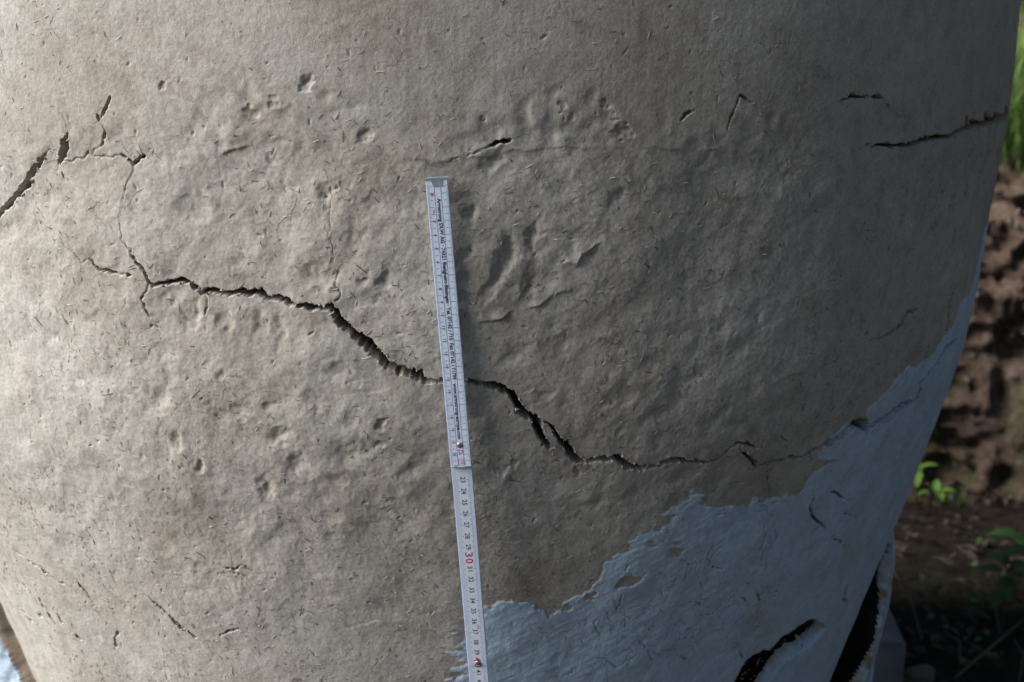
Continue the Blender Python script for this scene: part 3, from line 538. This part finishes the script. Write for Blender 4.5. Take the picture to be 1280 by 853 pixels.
for c in CRACKS:
    run = []
    for p in c:
        if p[2] < .17: run.append(p[:2])
        else:
            if len(run): run.append(p[:2]); hairline(run, .034)
            run = [p[:2]] if p[2] < .3 else []
    if len(run) > 1: hairline(run, .032)
    # fine continuations from both ends
    for (e, e2) in ((c[0], c[1]), (c[-1], c[-2])):
        if abs(e[0]) > 64: continue
        a = math.atan2(e[1] - e2[1], e[0] - e2[0]); s, z = e[:2]; p = [(s, z)]
        for k in range(random.randint(1, 5)):
            a += random.uniform(-.7, .7); l = random.uniform(.25, .6); s += l * math.cos(a); z += l * math.sin(a); p.append((s, z))
        hairline(p, .024)
def wander(s, z, a, n, l0, l1, wd, branch=.25):
    p = [(s, z)]
    for k in range(n):
        a += random.gauss(0, .55); l = random.uniform(l0, l1); s += l * math.cos(a); z += l * math.sin(a); p.append((s, z))
        if random.random() < branch and n > 2: wander(s, z, a + random.choice((-1, 1)) * random.uniform(.6, 1.4), n // 2, l0, l1, wd * .8, 0)
    hairline(p, wd)
for k in range(75): wander(random.uniform(-36, 58), random.uniform(48, 103), random.choice((0, 3.14)) + random.gauss(0, .5), random.randint(3, 9), .25, .7, random.uniform(.014, .026))
for k in range(240):
    s, z = (random.uniform(12, 40), random.uniform(38, 58)) if k < 170 else (random.uniform(14, 64), random.uniform(36, 66))
    if paint[np.searchsorted(Z, z), np.searchsorted(S, s)] < .9: continue
    wander(s, z, random.uniform(0, 6.28), random.randint(2, 5), .2, .55, random.uniform(.02, .042), .3)
hl = link('hairline_cracks', np_mesh('hairline_cracks', np.array(HV) - np.array([AX, AY, 0]), np.array(HF)), simple_mat('crack_shade', (.065, .055, .045), .95, .3, 300, spec=.05), column); hl['kind'] = 'stuff'
# ------------------------------------------------------------------ folding ruler
M_RULER = simple_mat('ruler_white', (.58, .66, .80), .45, .06, 90, .00008, 900, .4)
M_BAND = simple_mat('ruler_band', (.68, .74, .85), .45, .04, 120, .00005, 900, .4)
M_INK = simple_mat('ink_black', (.035, .04, .06), .6, .2, 300)
M_INK2 = simple_mat('ink_grey', (.15, .17, .23), .6, .2, 300)
M_RED = simple_mat('ink_red', (.48, .03, .12), .6, .2, 300)
M_PINK = simple_mat('ink_worn_red', (.55, .22, .30), .6, .2, 300)
M_STEEL = simple_mat('steel', (.30, .31, .31), .35, .2, 200); M_STEEL.node_tree.nodes['Principled BSDF'].inputs['Metallic'].default_value = .8
M_STEEL2 = simple_mat('ruler_end_cap', (.20, .24, .27), .5, .2, 200)

ruler = None
RA, RB, RC, RD = Vector(RULER[0]), Vector(RULER[1]), Vector(RULER[2]), Vector(RULER[3])
ruler = empty('folding_ruler', RA)
tag(ruler, 'white folding ruler with black print standing upright against the cracked clay column', 'ruler')
WID = .016; TH = .0030

def seg_frame(a, b):
    y = (a - b).normalized(); out = Vector((0, -1, 0)); x = y.cross(out).normalized() * -1
    x = out.cross(y).normalized() * -1
    if x.x < 0: x = -x
    z = x.cross(y).normalized()
    m = Matrix((x, y, z)).transposed().to_4x4(); m.translation = a - RA
    return m

def segment(a, b, L, lift):
    m = seg_frame(a, b)
    m.translation = m.translation + m.to_3x3() @ Vector((0, 0, lift))
    bm = bmesh.new(); bmesh.ops.create_cube(bm, size=1)
    bmesh.ops.scale(bm, vec=(WID, L, TH), verts=bm.verts); bmesh.ops.translate(bm, vec=(0, -L / 2, 0), verts=bm.verts)
    bmesh.ops.bevel(bm, geom=bm.edges[:], offset=.00055, segments=2, affect='EDGES')
    o = link('ruler_segment', bm_mesh('ruler_segment', bm), M_RULER, ruler)
    o.matrix_local = m
    return o

def strokes(name, rects, mat, parent, h=.00009, kind=None):
    V, F = [], []
    for (x0, y0, x1, y1) in rects:
        b = len(V); z = TH / 2 + h
        V += [(x0, y0, z), (x1, y0, z), (x1, y1, z), (x0, y1, z)]; F.append((b, b + 1, b + 2, b + 3))
    o = link(name, np_mesh(name, V, F, smooth=False), mat, parent)
    if kind: o['kind'] = kind
    return o

_txt = {}
def text_mesh(body_, bold=0.0):
    k = (body_, bold)
    if k in _txt: return _txt[k]
    cu = bpy.data.curves.new('t', 'FONT'); cu.body = body_; cu.size = 1; cu.offset = bold; cu.resolution_u = 3
    ob = bpy.data.objects.new('t', cu); C.objects.link(ob)
    dg = bpy.context.evaluated_depsgraph_get(); me = bpy.data.meshes.new_from_object(ob.evaluated_get(dg))
    bpy.data.objects.remove(ob)
    co = np.array([v.co[:] for v in me.vertices])
    lo, hi = co.min(0), co.max(0); co -= (lo + hi) / 2
    _txt[k] = (co, [tuple(p.vertices) for p in me.polygons], hi - lo)
    return _txt[k]

def put_text(name, body_, mat, parent, cx, y_top, length, height, bold=.0, h=.00012):
    """writing that reads down the ruler, tops of the letters to the right"""
    co, F, size = text_mesh(body_, bold)
    sx = length / size[0]; sy = height / size[1]
    V = [(cx + c[1] * sy, y_top - length / 2 - c[0] * sx, TH / 2 + h) for c in co]
    me = bpy.data.meshes.new(name); me.from_pydata(V, [], [f for f in F]); me.update()
    return link(name, me, mat, parent)

L1 = (RA - RB).length; L2 = (RB - RC).length; L3 = (RC - RD).length
s1 = segment(RA, RB, L1, .0032); s2 = segment(RB + (RB - RC).normalized() * -.0, RC, L2 + .004, 0.0); s3 = segment(RC, RD, L3, -.0004)
hw = WID / 2
# upper segment: millimetre scales on both edges, maker's line down the middle
r_ = []
nmm = int(L1 * 1000) - 1
for k in range(4, nmm):
    y = -k * .001
    if k % 10 == 0: continue
    l = .0030 if k % 5 == 0 else .0021
    t = .00008
    r_ += [(-hw + .0004, y - t, -hw + l, y + t), (hw - l, y - t, hw - .0004, y + t)]
strokes('millimetre_marks', r_, M_INK, s1, kind='stuff')
r_ = []
for k in range(1, int(L1 * 100) + 1):
    y = -k * .01; t = .00013
    r_ += [(-hw + .0004, y - t, -hw + .0046, y + t), (.0024, y - t, hw - .0004, y + t)]
    r_ += [(.0040, y + .005 - t, .0056, y + .005 + t), (-.0052, y + .005 - t, -.0036, y + .005 + t)]
strokes('centimetre_marks', r_, M_INK, s1, kind='stuff')
strokes('border_line', [(-.00232, -L1 + .002, -.00208, -.006)], M_INK, s1); strokes('border_line', [(.00232, -L1 + .002, .00256, -.006)], M_INK, s1)
put_text('printed_text', 'Armstrong DLW AG \u00b7 74321 Bietigheim-Bissingen \u00b7 Tel. 07142 / 710  Fax 07142 / 71799 \u00b7 www.armstrong-europe.com', M_INK, s1, .0001, -.0135, .184, .0036, .032)
for k in range(3, 23):
    red = k % 10 == 0
    put_text('numeral', str(k), M_PINK if red else M_INK2, s1, -.0040, -k * .01 + .0012 * len(str(k)) - .0004, .0011 * len(str(k)) + .0006, .0021, .02)
put_text('red_mark', 'III', M_RED, s1, -.0040, -.0095, .0022, .0020, .03); put_text('red_mark', '2m', M_PINK, s1, -.0038, -.0215, .0032, .0018, .03)
yb = -L1 + .0125
for (p, q) in (((-.0012, yb + .0024), (.0028, yb + .0010)), ((.0028, yb + .0010), (-.0004, yb - .0016)), ((-.0004, yb - .0016), (-.0012, yb + .0024))):
    pv, qv = Vector((*p, 0)), Vector((*q, 0)); nv = (qv - pv).normalized().cross(Vector((0, 0, 1))) * .00028
    V = [(*(pv + nv).xy, TH / 2 + .0001), (*(qv + nv).xy, TH / 2 + .0001), (*(qv - nv).xy, TH / 2 + .0001), (*(pv - nv).xy, TH / 2 + .0001)]
    link('triangle_mark', np_mesh('triangle_mark', V, [(0, 1, 2, 3)], smooth=False), M_RED, s1)
yb = -L1 + .0048
for rc in ((-.0018, yb - .0028, -.0015, yb + .0028), (.0029, yb - .0028, .0032, yb + .0028), (-.0018, yb + .0025, .0032, yb + .0028), (-.0018, yb - .0028, .0032, yb - .0025)):
    strokes('box_mark', [rc], M_PINK, s1)
put_text('red_mark', 'm', M_PINK, s1, .0008, yb + .0016, .0032, .0022, .02)
# end cap of sheet metal
bm = bmesh.new(); bmesh.ops.create_cube(bm, size=1)
bmesh.ops.scale(bm, vec=(WID + .0006, .0016, TH + .0006), verts=bm.verts); bmesh.ops.translate(bm, vec=(0, .0004, 0), verts=bm.verts)
link('end_cap', bm_mesh('end_cap', bm), M_STEEL2, s1)
V = [(-.0042, -.0003, TH / 2 + .0003), (.0042, -.0003, TH / 2 + .0003), (.0034, -.0052, TH / 2 + .0003), (-.0026, -.0052, TH / 2 + .0003)]
V = V + [(x, y, TH / 2 - .0002) for x, y, z in V]
link('cap_tongue', np_mesh('cap_tongue', V, [(0, 3, 2, 1), (0, 1, 5, 4), (1, 2, 6, 5), (2, 3, 7, 6), (3, 0, 4, 7)], smooth=False), M_STEEL2, s1)
# lower segments: white band with large numerals
def band(seg, L, y0):
    strokes('scale_band', [(-.0047, -L + .001, .0047, y0)], M_BAND, seg, .00005)
band(s2, L2 + .003, -.0005); band(s3, L3, -.0045)
def big_scale(seg, n0, n1, base):
    r = []; r5 = []
    for n in range(n0, n1 + 1):
        y = -(n - base) * .01; t = .00013
        if n % 10: r += [(-.0046, y - t, -.0024, y + t), (.0026, y - t, .0046, y + t)]
        r5 += [(-.0046, y - .005 - t, -.0032, y - .005 + t), (.0032, y - .005 - t, .0046, y - .005 + t)]
        for k in (1, 2, 3, 4, 6, 7, 8, 9): r5 += [(-.0047, y - k * .001 - .00005, -.0040, y - k * .001 + .00005), (.0040, y - k * .001 - .00005, .0047, y - k * .001 + .00005)]
    strokes('centimetre_marks', r, M_INK, seg, kind='stuff'); strokes('millimetre_marks', r5, M_INK2, seg, kind='stuff')
    for n in range(n0, n1 + 1):
        y = -(n - base) * .01
        if n % 10 == 0:
            for q, ch in enumerate(str(n)):
                put_text('red_numeral', ch, M_RED, seg, .0001, y + .0052 - q * .0058, .0042, .0060, .012)
        else:
            put_text('numeral', str(n), M_INK, seg, .0002, y + .0027, .0050, .0038, .008)
big_scale(s2, 23, 40, RBASE); big_scale(s3, 41, 46, RBASE + L2 * 100)
put_text('red_mark', '104', M_PINK, s2, .0028, -(36.3 - RBASE) * .01, .0040, .0016, .02)
def rivet(seg, x, y, lift=0):
    bm = bmesh.new(); bmesh.ops.create_uvsphere(bm, u_segments=18, v_segments=10, radius=.0023)
    bmesh.ops.scale(bm, vec=(1, 1, .42), verts=bm.verts); bmesh.ops.translate(bm, vec=(x, y, TH / 2 + lift), verts=bm.verts)
    link('rivet', bm_mesh('rivet', bm, True), M_STEEL, seg)
rivet(s1, .0002, -L1 + .0185); rivet(s2, .0002, -L2 - .0002, .0004)

# ------------------------------------------------------------------ unseen blockers added behind and overhead
M_WALL = simple_mat('mud_plaster', (.30, .27, .235), .95, .2, 6, .004, 60, .1)
M_WOOD = simple_mat('old_timber', (.10, .075, .055), .85, .35, 8, .002, 80, .15)
def box(name, lo, hi, mat, parent=None, bev=.02):
    bm = bmesh.new(); bmesh.ops.create_cube(bm, size=1)
    sz = [h - l for l, h in zip(lo, hi)]; bmesh.ops.scale(bm, vec=sz, verts=bm.verts)
    bmesh.ops.bevel(bm, geom=bm.edges[:], offset=min(bev, min(sz) * .3), segments=2, affect='EDGES')
    o = link(name, bm_mesh(name, bm), mat, parent); o.location = [(l + h) / 2 for l, h in zip(lo, hi)]; return o
o = box('shade_wall', (-7, 2.02, -.02), (.42, 2.5, 2.45), M_WALL); tag(o, kind='structure')  # added to keep sun off the ground at right
shade_roof = box('shade_roof', (-.75, -.2, 2.5), (1.7, 1.9, 2.54), M_WOOD); tag(shade_roof, kind='structure')  # added overhead to cut sky light on the ground and right side
for k in range(6):
    b_ = box('shade_rafter', (-.7 + k * .45, -.15, 2.38), (-.6 + k * .45, 1.85, 2.498), M_WOOD); b_.parent = shade_roof; b_.matrix_parent_inverse = Matrix.Translation(-shade_roof.location)

# ------------------------------------------------------------------ ground
def ground_material():
    m, nt, b = new_mat('soil')
    tc = N(nt, 'ShaderNodeTexCoord'); co = tc.outputs['Object']
    n1 = noise_node(nt, co, 3, 6, .65); n2 = noise_node(nt, co, 45, 6, .7)
    c = ramp(nt, n2.outputs[0], [(.3, (.018, .014, .010)), (.6, (.042, .032, .023)), (.8, (.08, .062, .046))]).outputs[0]
    ms = ramp(nt, n1.outputs[0], [(.52, (0, 0, 0)), (.66, (1, 1, 1))]).outputs[0]
    bw = N(nt, 'ShaderNodeRGBToBW'); nt.links.new(ms, bw.inputs[0])
    fm = N(nt, 'ShaderNodeMath', operation='MULTIPLY'); fm.inputs[1].default_value = .6; nt.links.new(bw.outputs[0], fm.inputs[0])
    c = mix(nt, fm.outputs[0], c, (.035, .05, .016))
    nt.links.new(c, b.inputs['Base Color']); b.inputs['Roughness'].default_value = .95; b.inputs['Specular IOR Level'].default_value = .1
    bp = N(nt, 'ShaderNodeBump'); bp.inputs['Distance'].default_value = .012
    nt.links.new(n2.outputs[0], bp.inputs['Height']); nt.links.new(bp.outputs[0], b.inputs['Normal'])
    return m
def grid_mesh(name, X, Y, Zf):
    nx, ny = len(X), len(Y); idx = np.arange(nx * ny).reshape(ny, nx)
    V = np.stack([np.broadcast_to(X[None], (ny, nx)), np.broadcast_to(Y[:, None], (ny, nx)), Zf], -1).reshape(-1, 3)
    F = np.stack([idx[:-1, :-1], idx[:-1, 1:], idx[1:, 1:], idx[1:, :-1]], -1).reshape(-1, 4)
    return np_mesh(name, V, F)
gx_ = spaced([(-600, -20, 58), (-20, -3, 1), (-3, .2, .1), (.2, 2.2, .02), (2.2, 5, .1), (5, 20, 1), (20, 600, 58)])
gy_ = spaced([(-600, -20, 58), (-20, -2, 1), (-2, 1.2, .1), (1.2, 3.6, .02), (3.6, 8, .2), (8, 20, 1), (20, 600, 58)])
near = np.exp(-((gx_ - 1) / 2.5) ** 2)[None] * np.exp(-((gy_ - 2.3) / 2.2) ** 2)[:, None]
def vn2(sp, seed): return vnoise(gx_[None] / sp + 0 * gy_[:, None] + 1000, gy_[:, None] / sp + 0 * gx_[None] + 1000, seed)
gz = near * (.014 * vn2(.35, 1) + .008 * vn2(.12, 2) + .0045 * vn2(.05, 3)) 
ground = link('ground', grid_mesh('ground', gx_, gy_, gz), ground_material()); tag(ground, kind='structure')

# ------------------------------------------------------------------ earth bank behind, with grass on its shoulder
def bank_material():
    m, nt, b = new_mat('earth_bank')
    tc = N(nt, 'ShaderNodeTexCoord'); co = tc.outputs['Object']
    n1 = noise_node(nt, co, 9, 6, .7, .5); n2 = noise_node(nt, co, 58, 8, .75, .3)
    c = ramp(nt, n2.outputs[0], [(.30, (.07, .047, .036)), (.48, (.20, .145, .115)), (.62, (.31, .245, .205)), (.78, (.44, .39, .35))]).outputs[0]
    c1 = ramp(nt, n1.outputs[0], [(.35, (.8, .72, .68)), (.6, (1.1, 1.03, 1))]).outputs[0]
    c = mix(nt, .8, c, c1, 'MULTIPLY')
    at = N(nt, 'ShaderNodeAttribute'); at.attribute_name = 'moss'
    n3 = noise_node(nt, co, 9, 5, .7)
    mm = N(nt, 'ShaderNodeMath', operation='MULTIPLY'); nt.links.new(at.outputs['Fac'], mm.inputs[0])
    r3 = ramp(nt, n3.outputs[0], [(.42, (0, 0, 0)), (.6, (1, 1, 1))]); bw = N(nt, 'ShaderNodeRGBToBW'); nt.links.new(r3.outputs[0], bw.inputs[0]); nt.links.new(bw.outputs[0], mm.inputs[1])
    c = mix(nt, mm.outputs[0], c, (.06, .10, .02))
    nt.links.new(c, b.inputs['Base Color']); b.inputs['Roughness'].default_value = .95; b.inputs['Specular IOR Level'].default_value = .1
    bp = N(nt, 'ShaderNodeBump'); bp.inputs['Distance'].default_value = .02
    nt.links.new(n2.outputs[0], bp.inputs['Height']); nt.links.new(bp.outputs[0], b.inputs['Normal'])
    return m
bx = spaced([(-30, -6, 2), (-6, .5, .1), (.5, 2.4, .012), (2.4, 6, .1), (6, 30, 2)])
prof_y = np.array([3.02, 3.06, 3.10, 3.13, 3.17, 3.25, 3.45, 4.0, 5.5, 8, 14, 30]); prof_z = np.array([-.06, .1, .3, .5, .68, .80, .88, 1.05, 1.65, 2.7, 4.5, 7])
tl = np.concatenate([np.linspace(0, 5, 80, endpoint=False), np.linspace(5, 7, 24, endpoint=False), np.linspace(7, 11, 16)])
by = np.interp(tl, range(12), prof_y); bz = np.interp(tl, range(12), prof_z)
arc = np.concatenate([[0], np.cumsum(np.hypot(np.diff(by), np.diff(bz)))])
gx2, ga2 = np.broadcast_to(bx[None], (len(tl), len(bx))), np.broadcast_to(arc[:, None], (len(tl), len(bx)))
face = (sstep(5.6, 4.6, tl))[:, None]
bn = lambda sp, sd: vnoise(gx2 / sp + 500, ga2 / sp + 500, sd)
rel = face * (.018 * bn(.30, 21) + .016 * (1 - 2 * np.minimum(np.abs(bn(.13, 22)), 1)) + .022 * (1 - 2 * np.minimum(np.abs(bn(.06, 23)), 1)) + .017 * (1 - 2 * np.minimum(np.abs(bn(.03, 24)), 1))) + (1 - face) * (.08 * bn(.9, 25) + .02 * bn(.2, 26))
BV = np.stack([gx2, np.broadcast_to(by[:, None], gx2.shape) - rel + .04 * np.sin(gx2 * 1.3) - .5 * np.clip(gx2 - .95, 0, 1.2) + .05, np.broadcast_to(bz[:, None], gx2.shape) + (1 - face) * rel], -1)
moss = np.broadcast_to((np.interp(tl, [0, .6, 1.6, 2.4, 4.4, 5.2, 11], [1, .9, .35, .0, .05, .8, 1]))[:, None], gx2.shape)
i2 = np.arange(gx2.size).reshape(gx2.shape)
BF = np.stack([i2[:-1, :-1], i2[:-1, 1:], i2[1:, 1:], i2[1:, :-1]], -1).reshape(-1, 4)
bank = link('earth_bank', np_mesh('earth_bank', BV.reshape(-1, 3), BF, {'moss': moss.ravel().copy()}), bank_material()); tag(bank, kind='structure')

M_STONE = simple_mat('bank_stone', (.27, .225, .195), .9, .35, 25, .004, 120, .1)
M_STONE2 = simple_mat('pale_stone', (.33, .295, .265), .9, .25, 25, .004, 120, .1)
def stone_mesh(k, seed):
    rs = random.Random(seed); bm = bmesh.new(); bmesh.ops.create_icosphere(bm, subdivisions=2, radius=1)
    ks = [Vector((rs.gauss(0, 1), rs.gauss(0, 1), rs.gauss(0, 1))).normalized() for _ in range(7)]
    for v in bm.verts:
        d = 1.0
        for q in ks: d = min(d, .78 / max(.2, v.co.normalized().dot(q))) if v.co.normalized().dot(q) > .72 else d
        v.co *= d * (1 + rs.uniform(-.06, .06)); v.co.z *= .75; v.co.y *= .85
    return bm_mesh('stone', bm, False)
STN = [stone_mesh(k, k + 3) for k in range(5)]; STP = [stone_mesh(k, k + 33) for k in range(4)]
for m_ in STN: m_.materials.append(M_STONE)
for m_ in STP: m_.materials.append(M_STONE2)
for k in range(220):
    x = random.uniform(.75, 1.75); t = random.uniform(.1, 4.9)
    j = int(np.searchsorted(tl, t)); i = int(np.searchsorted(bx, x)); p = BV[j, i]
    o = bpy.data.objects.new('stone', random.choice(STN if random.random() < .7 else STP)); C.objects.link(o); o.parent = bank
    sz = random.uniform(.006, .017) * (1.7 if random.random() < .06 else 1)
    o.location = (p[0], p[1] + sz * .1, p[2]); o.scale = (sz, sz * random.uniform(.7, 1.1), sz * random.uniform(.6, 1)); o.rotation_euler = [random.uniform(0, 6) for _ in range(3)]

# grass
def blades(name, pts, hmin, hmax, wd, mat, parent=None):
    V, F = [], []
    for (x, y, z) in pts:
        h = random.uniform(hmin, hmax); a = random.uniform(0, 6.28); ln = random.uniform(.1, .7) * h; w_ = wd * random.uniform(.6, 1.2)
        dx, dy = math.cos(a), math.sin(a); b = len(V)
        for q, (u, f_) in enumerate(((0, 1), (.5, .8), (1, .05))):
            cx, cy, cz = x + dx * ln * u * u, y + dy * ln * u * u, z + h * u * (1 - .2 * u)
            V += [(cx - dy * w_ * f_, cy + dx * w_ * f_, cz), (cx + dy * w_ * f_, cy - dx * w_ * f_, cz)]
        F += [(b, b + 1, b + 3, b + 2), (b + 2, b + 3, b + 5, b + 4)]
    return link(name, np_mesh(name, V, F), mat, parent)
M_GRASS = simple_mat('grass', (.10, .19, .035), .6, .4, 12, col2=(.17, .28, .06))
pts = []
for k in range(11000):
    x = random.uniform(.95, 2.3) if k < 8500 else random.uniform(-5, 6); t = random.uniform(4.85, 8.6)
    j = min(len(tl) - 1, int(np.searchsorted(tl, t))); i = int(np.searchsorted(bx, x)); p = BV[j, i]; pts.append((p[0] + random.uniform(-.03, .03), p[1] + random.uniform(-.05, .05), p[2] - .01))
grass = blades('grass', pts, .06, .22, .003, M_GRASS); tag(grass, 'bright green grass growing on the shoulder of the earth bank', 'grass', kind='stuff')

# ------------------------------------------------------------------ unseen rise added on the right to block sky light
hx = spaced([(2.6, 6, .2), (6, 24, 1.5)]); hy = spaced([(-14, -4, 1), (-4, 2.4, .2), (2.4, 2.6, .1)])
hz = np.interp(hx, [2.6, 2.9, 4, 6, 10, 24], [-.1, .8, 1.7, 2.6, 4.0, 7])[None] * np.interp(hy, [-14, -11, -8, 2.6], [0, .6, 1, 1])[:, None]
hz = hz + .25 * vnoise(hx[None] / .8 + 0 * hy[:, None] + 300, hy[:, None] / .8 + 0 * hx[None] + 300, 41) * sstep(2.6, 3.4, hx)[None]
shade_hill = link('shade_hillside', grid_mesh('shade_hillside', hx, hy, hz), simple_mat('shade_hill_scrub', (.05, .05, .042), .95, .5, 3, .05, 9, .1)); tag(shade_hill, kind='structure')

# ------------------------------------------------------------------ litter, plants and small things on the ground
M_LITTER = simple_mat('leaf_litter', (.05, .034, .024), .85, .5, 30, col2=(.12, .09, .066))
V, F = [], []
for k in range(2600):
    x = random.uniform(.3, 2.2); y = random.uniform(1.3, 3.15); l = random.uniform(.006, .026); w_ = l * random.uniform(.2, .6); a = random.uniform(0, 6.28); b = len(V)
    d = Vector((math.cos(a), math.sin(a), random.uniform(-.25, .35))); e = Vector((-math.sin(a), math.cos(a), random.uniform(-.4, .4))); c = Vector((x, y, .012 + random.uniform(0, .016)))
    for q in (c - d * l, c - e * w_ + Vector((0, 0, l * .3)), c + d * l, c + e * w_ + Vector((0, 0, l * .25))): V.append(tuple(q))
    F.append((b, b + 1, b + 2, b + 3))
litter = link('leaf_litter', np_mesh('leaf_litter', V, F, smooth=False), M_LITTER); tag(litter, 'brown dead leaves and crumbs scattered over the dark soil', 'leaf litter', kind='stuff')

M_LEAF = simple_mat('young_leaf', (.12, .25, .035), .5, .3, 40, spec=.4)
M_LEAF2 = simple_mat('dark_leaf', (.055, .13, .03), .5, .3, 40, spec=.4)
M_STEM = simple_mat('green_stem', (.10, .12, .04), .7)
M_DRY = simple_mat('dry_stem', (.17, .125, .085), .85, .3)
def leaf_mesh(name, mat, ratio=.42):
    V, F = [], []; n = 6
    for q in range(n + 1):
        u = q / n; wv = ratio * math.sin(math.pi * u ** .8) ** .9 * .5 + (.012 if q in (0, n) else 0); z = .10 * math.sin(u * 2.6) - .12 * u * u
        V += [(u, -wv, z + wv * .35), (u, 0, z), (u, wv, z + wv * .35)]
    for q in range(n):
        b = 3 * q; F += [(b, b + 3, b + 4, b + 1), (b + 1, b + 4, b + 5, b + 2)]
    me = np_mesh(name, V, F); me.materials.append(mat); return me
LM, LM2 = leaf_mesh('leaf', M_LEAF), leaf_mesh('leaf', M_LEAF2, .62)
def tube(name, pts, r0, r1, mat, parent=None):
    bm = bmesh.new(); rings = []; n = len(pts)
    for k, p in enumerate(pts):
        p = Vector(p); d = (Vector(pts[min(k + 1, n - 1)]) - Vector(pts[max(k - 1, 0)])).normalized()
        x = d.orthogonal().normalized(); y = d.cross(x); r = r0 + (r1 - r0) * k / (n - 1)
        rings.append([bm.verts.new(p + (x * math.cos(q * 1.0472) + y * math.sin(q * 1.0472)) * r) for q in range(6)])
    for a, b in zip(rings[:-1], rings[1:]):
        for q in range(6): bm.faces.new((a[q], a[(q + 1) % 6], b[(q + 1) % 6], b[q]))
    bm.faces.new(rings[0][::-1]); bm.faces.new(rings[-1])
    return link(name, bm_mesh(name, bm, True), mat, parent)
def plant(loc, h, leaves, lm, label, lean=(0, 0), name='seedling', cat='seedling'):
    e = empty(name, loc); tag(e, label, cat)
    tip = Vector((lean[0], lean[1], h)); tube('stem', [(0, 0, -.01), tip * .5 + Vector((.004, 0, 0)), tip], .0022, .0012, M_STEM, e)
    for (u, az, tilt, ln) in leaves:
        o = bpy.data.objects.new('leaf', lm); C.objects.link(o); o.parent = e
        o.location = tip * u; o.rotation_euler = (random.uniform(-.2, .2), -math.radians(tilt), math.radians(az)); o.scale = (ln, ln, ln)
    return e
plant((0.988, 2.882, 0.000), .055, [(1, -160, 5, .052), (1, -20, 12, .05), (1, 70, 35, .045), (1, -90, 0, .05), (.95, 170, 45, .035), (.9, 20, 25, .04)], LM, 'bright green five leaved seedling in the soil right of the column', cat='seedling')
plant((0.991, 3.025, 0.000), .07, [(1, -30, 25, .05), (1, 150, 30, .045), (.95, -110, -25, .055), (.9, 60, 30, .035)], LM, 'pale green seedling half hidden beside the edge of the column')
plant((0.905, 2.241, 0.000), .13, [(1, -150, 10, .05), (1, 20, 20, .05), (.95, -60, -5, .05), (.9, 100, 20, .045), (.8, 180, 0, .05), (.75, -20, 0, .055), (.7, -100, -20, .05), (.6, 60, 5, .05), (.5, -140, -25, .045), (.45, 10, -25, .04)], LM2, 'dark green leafy plant in the lower right corner', name='leafy_plant', cat='plant')
plant((1.008, 2.407, 0.000), .10, [(1, 160, 10, .075), (.95, -20, 15, .06), (.8, 90, 20, .05), (.7, -150, 20, .04)], LM2, 'broad leaved green plant at the right edge under the bank', name='leafy_plant', cat='plant')
# tiny sprouts too many to count
V, F = [], []
for k in range(130):
    x = random.uniform(.75, 2.1); y = random.uniform(2.0, 3.0)
    for q in range(3):
        a = random.uniform(0, 6.28); l = random.uniform(.008, .018); b = len(V); c = Vector((x, y, .02)); d = Vector((math.cos(a), math.sin(a), .5)); e = Vector((-math.sin(a), math.cos(a), 0)) * .45
        V += [tuple(c), tuple(c + d * l * .5 - e * l), tuple(c + d * l), tuple(c + d * l * .5 + e * l)]; F.append((b, b + 1, b + 2, b + 3))
sprouts = link('sprouts', np_mesh('sprouts', V, F), M_LEAF2); tag(sprouts, 'tiny green sprouts dotted over the dark soil', 'sprouts', kind='stuff')
for (a, b_, r_, lab) in (((0.762, 2.506, 0.030), (0.714, 2.107, 0.030), .0024, 'thin dry stem lying on the soil close to the column'), ((0.888, 2.323, 0.030), (0.860, 2.135, 0.030), .002, 'short dry stem lying left of the dark leafy plant'),
                       ((0.724, 1.961, 0.030), (0.941, 2.214, 0.030), .0022, 'dry stem slanting up to the right across the lower right corner'), ((0.764, 2.142, 0.030), (0.747, 2.010, 0.030), .002, 'short dry stalk near the bottom of the bare soil'), ((0.875, 2.107, 0.030), (0.811, 1.926, 0.030), .0018, 'dry stalk pointing straight down at the right bottom edge')):
    p, q = Vector(a), Vector(b_); m_ = (p + q) / 2 + Vector((.012, .0, .012))
    o = tube('dry_stem', [(0, 0, 0), tuple(m_ - p), tuple(q - p)], r_, r_ * .6, M_DRY); o.location = p; tag(o, lab, 'twig', 'dry stems on the soil')
# loose stone and concrete block
o = bpy.data.objects.new('loose_stone', STN[1]); C.objects.link(o); o.location = (0.676, 1.993, 0.015); o.scale = (.034, .03, .028); o.rotation_euler = (0, 0, .6)
tag(o, 'rounded brown stone lying on the soil near the concrete block', 'stone')
M_CONC = simple_mat('concrete', (.20, .20, .21), .9, .3, 14, .002, 150, .15)
bm = bmesh.new(); bmesh.ops.create_cube(bm, size=1); bmesh.ops.scale(bm, vec=(.34, .27, .15), verts=bm.verts)
bmesh.ops.bevel(bm, geom=bm.edges[:], offset=.006, segments=2, affect='EDGES'); bmesh.ops.translate(bm, vec=(0, 0, .075), verts=bm.verts)
bmesh.ops.subdivide_edges(bm, edges=bm.edges[:], cuts=3, use_grid_fill=True)
for v in bm.verts: v.co += Vector((random.uniform(-1, 1), random.uniform(-1, 1), random.uniform(-1, 1))) * .0015
o = link('concrete_block', bm_mesh('concrete_block', bm, True), M_CONC); o.location = (.445, 1.985, -.005); o.rotation_euler = (0, 0, -.12)
tag(o, 'grey concrete block on the ground behind the foot of the column', 'block')
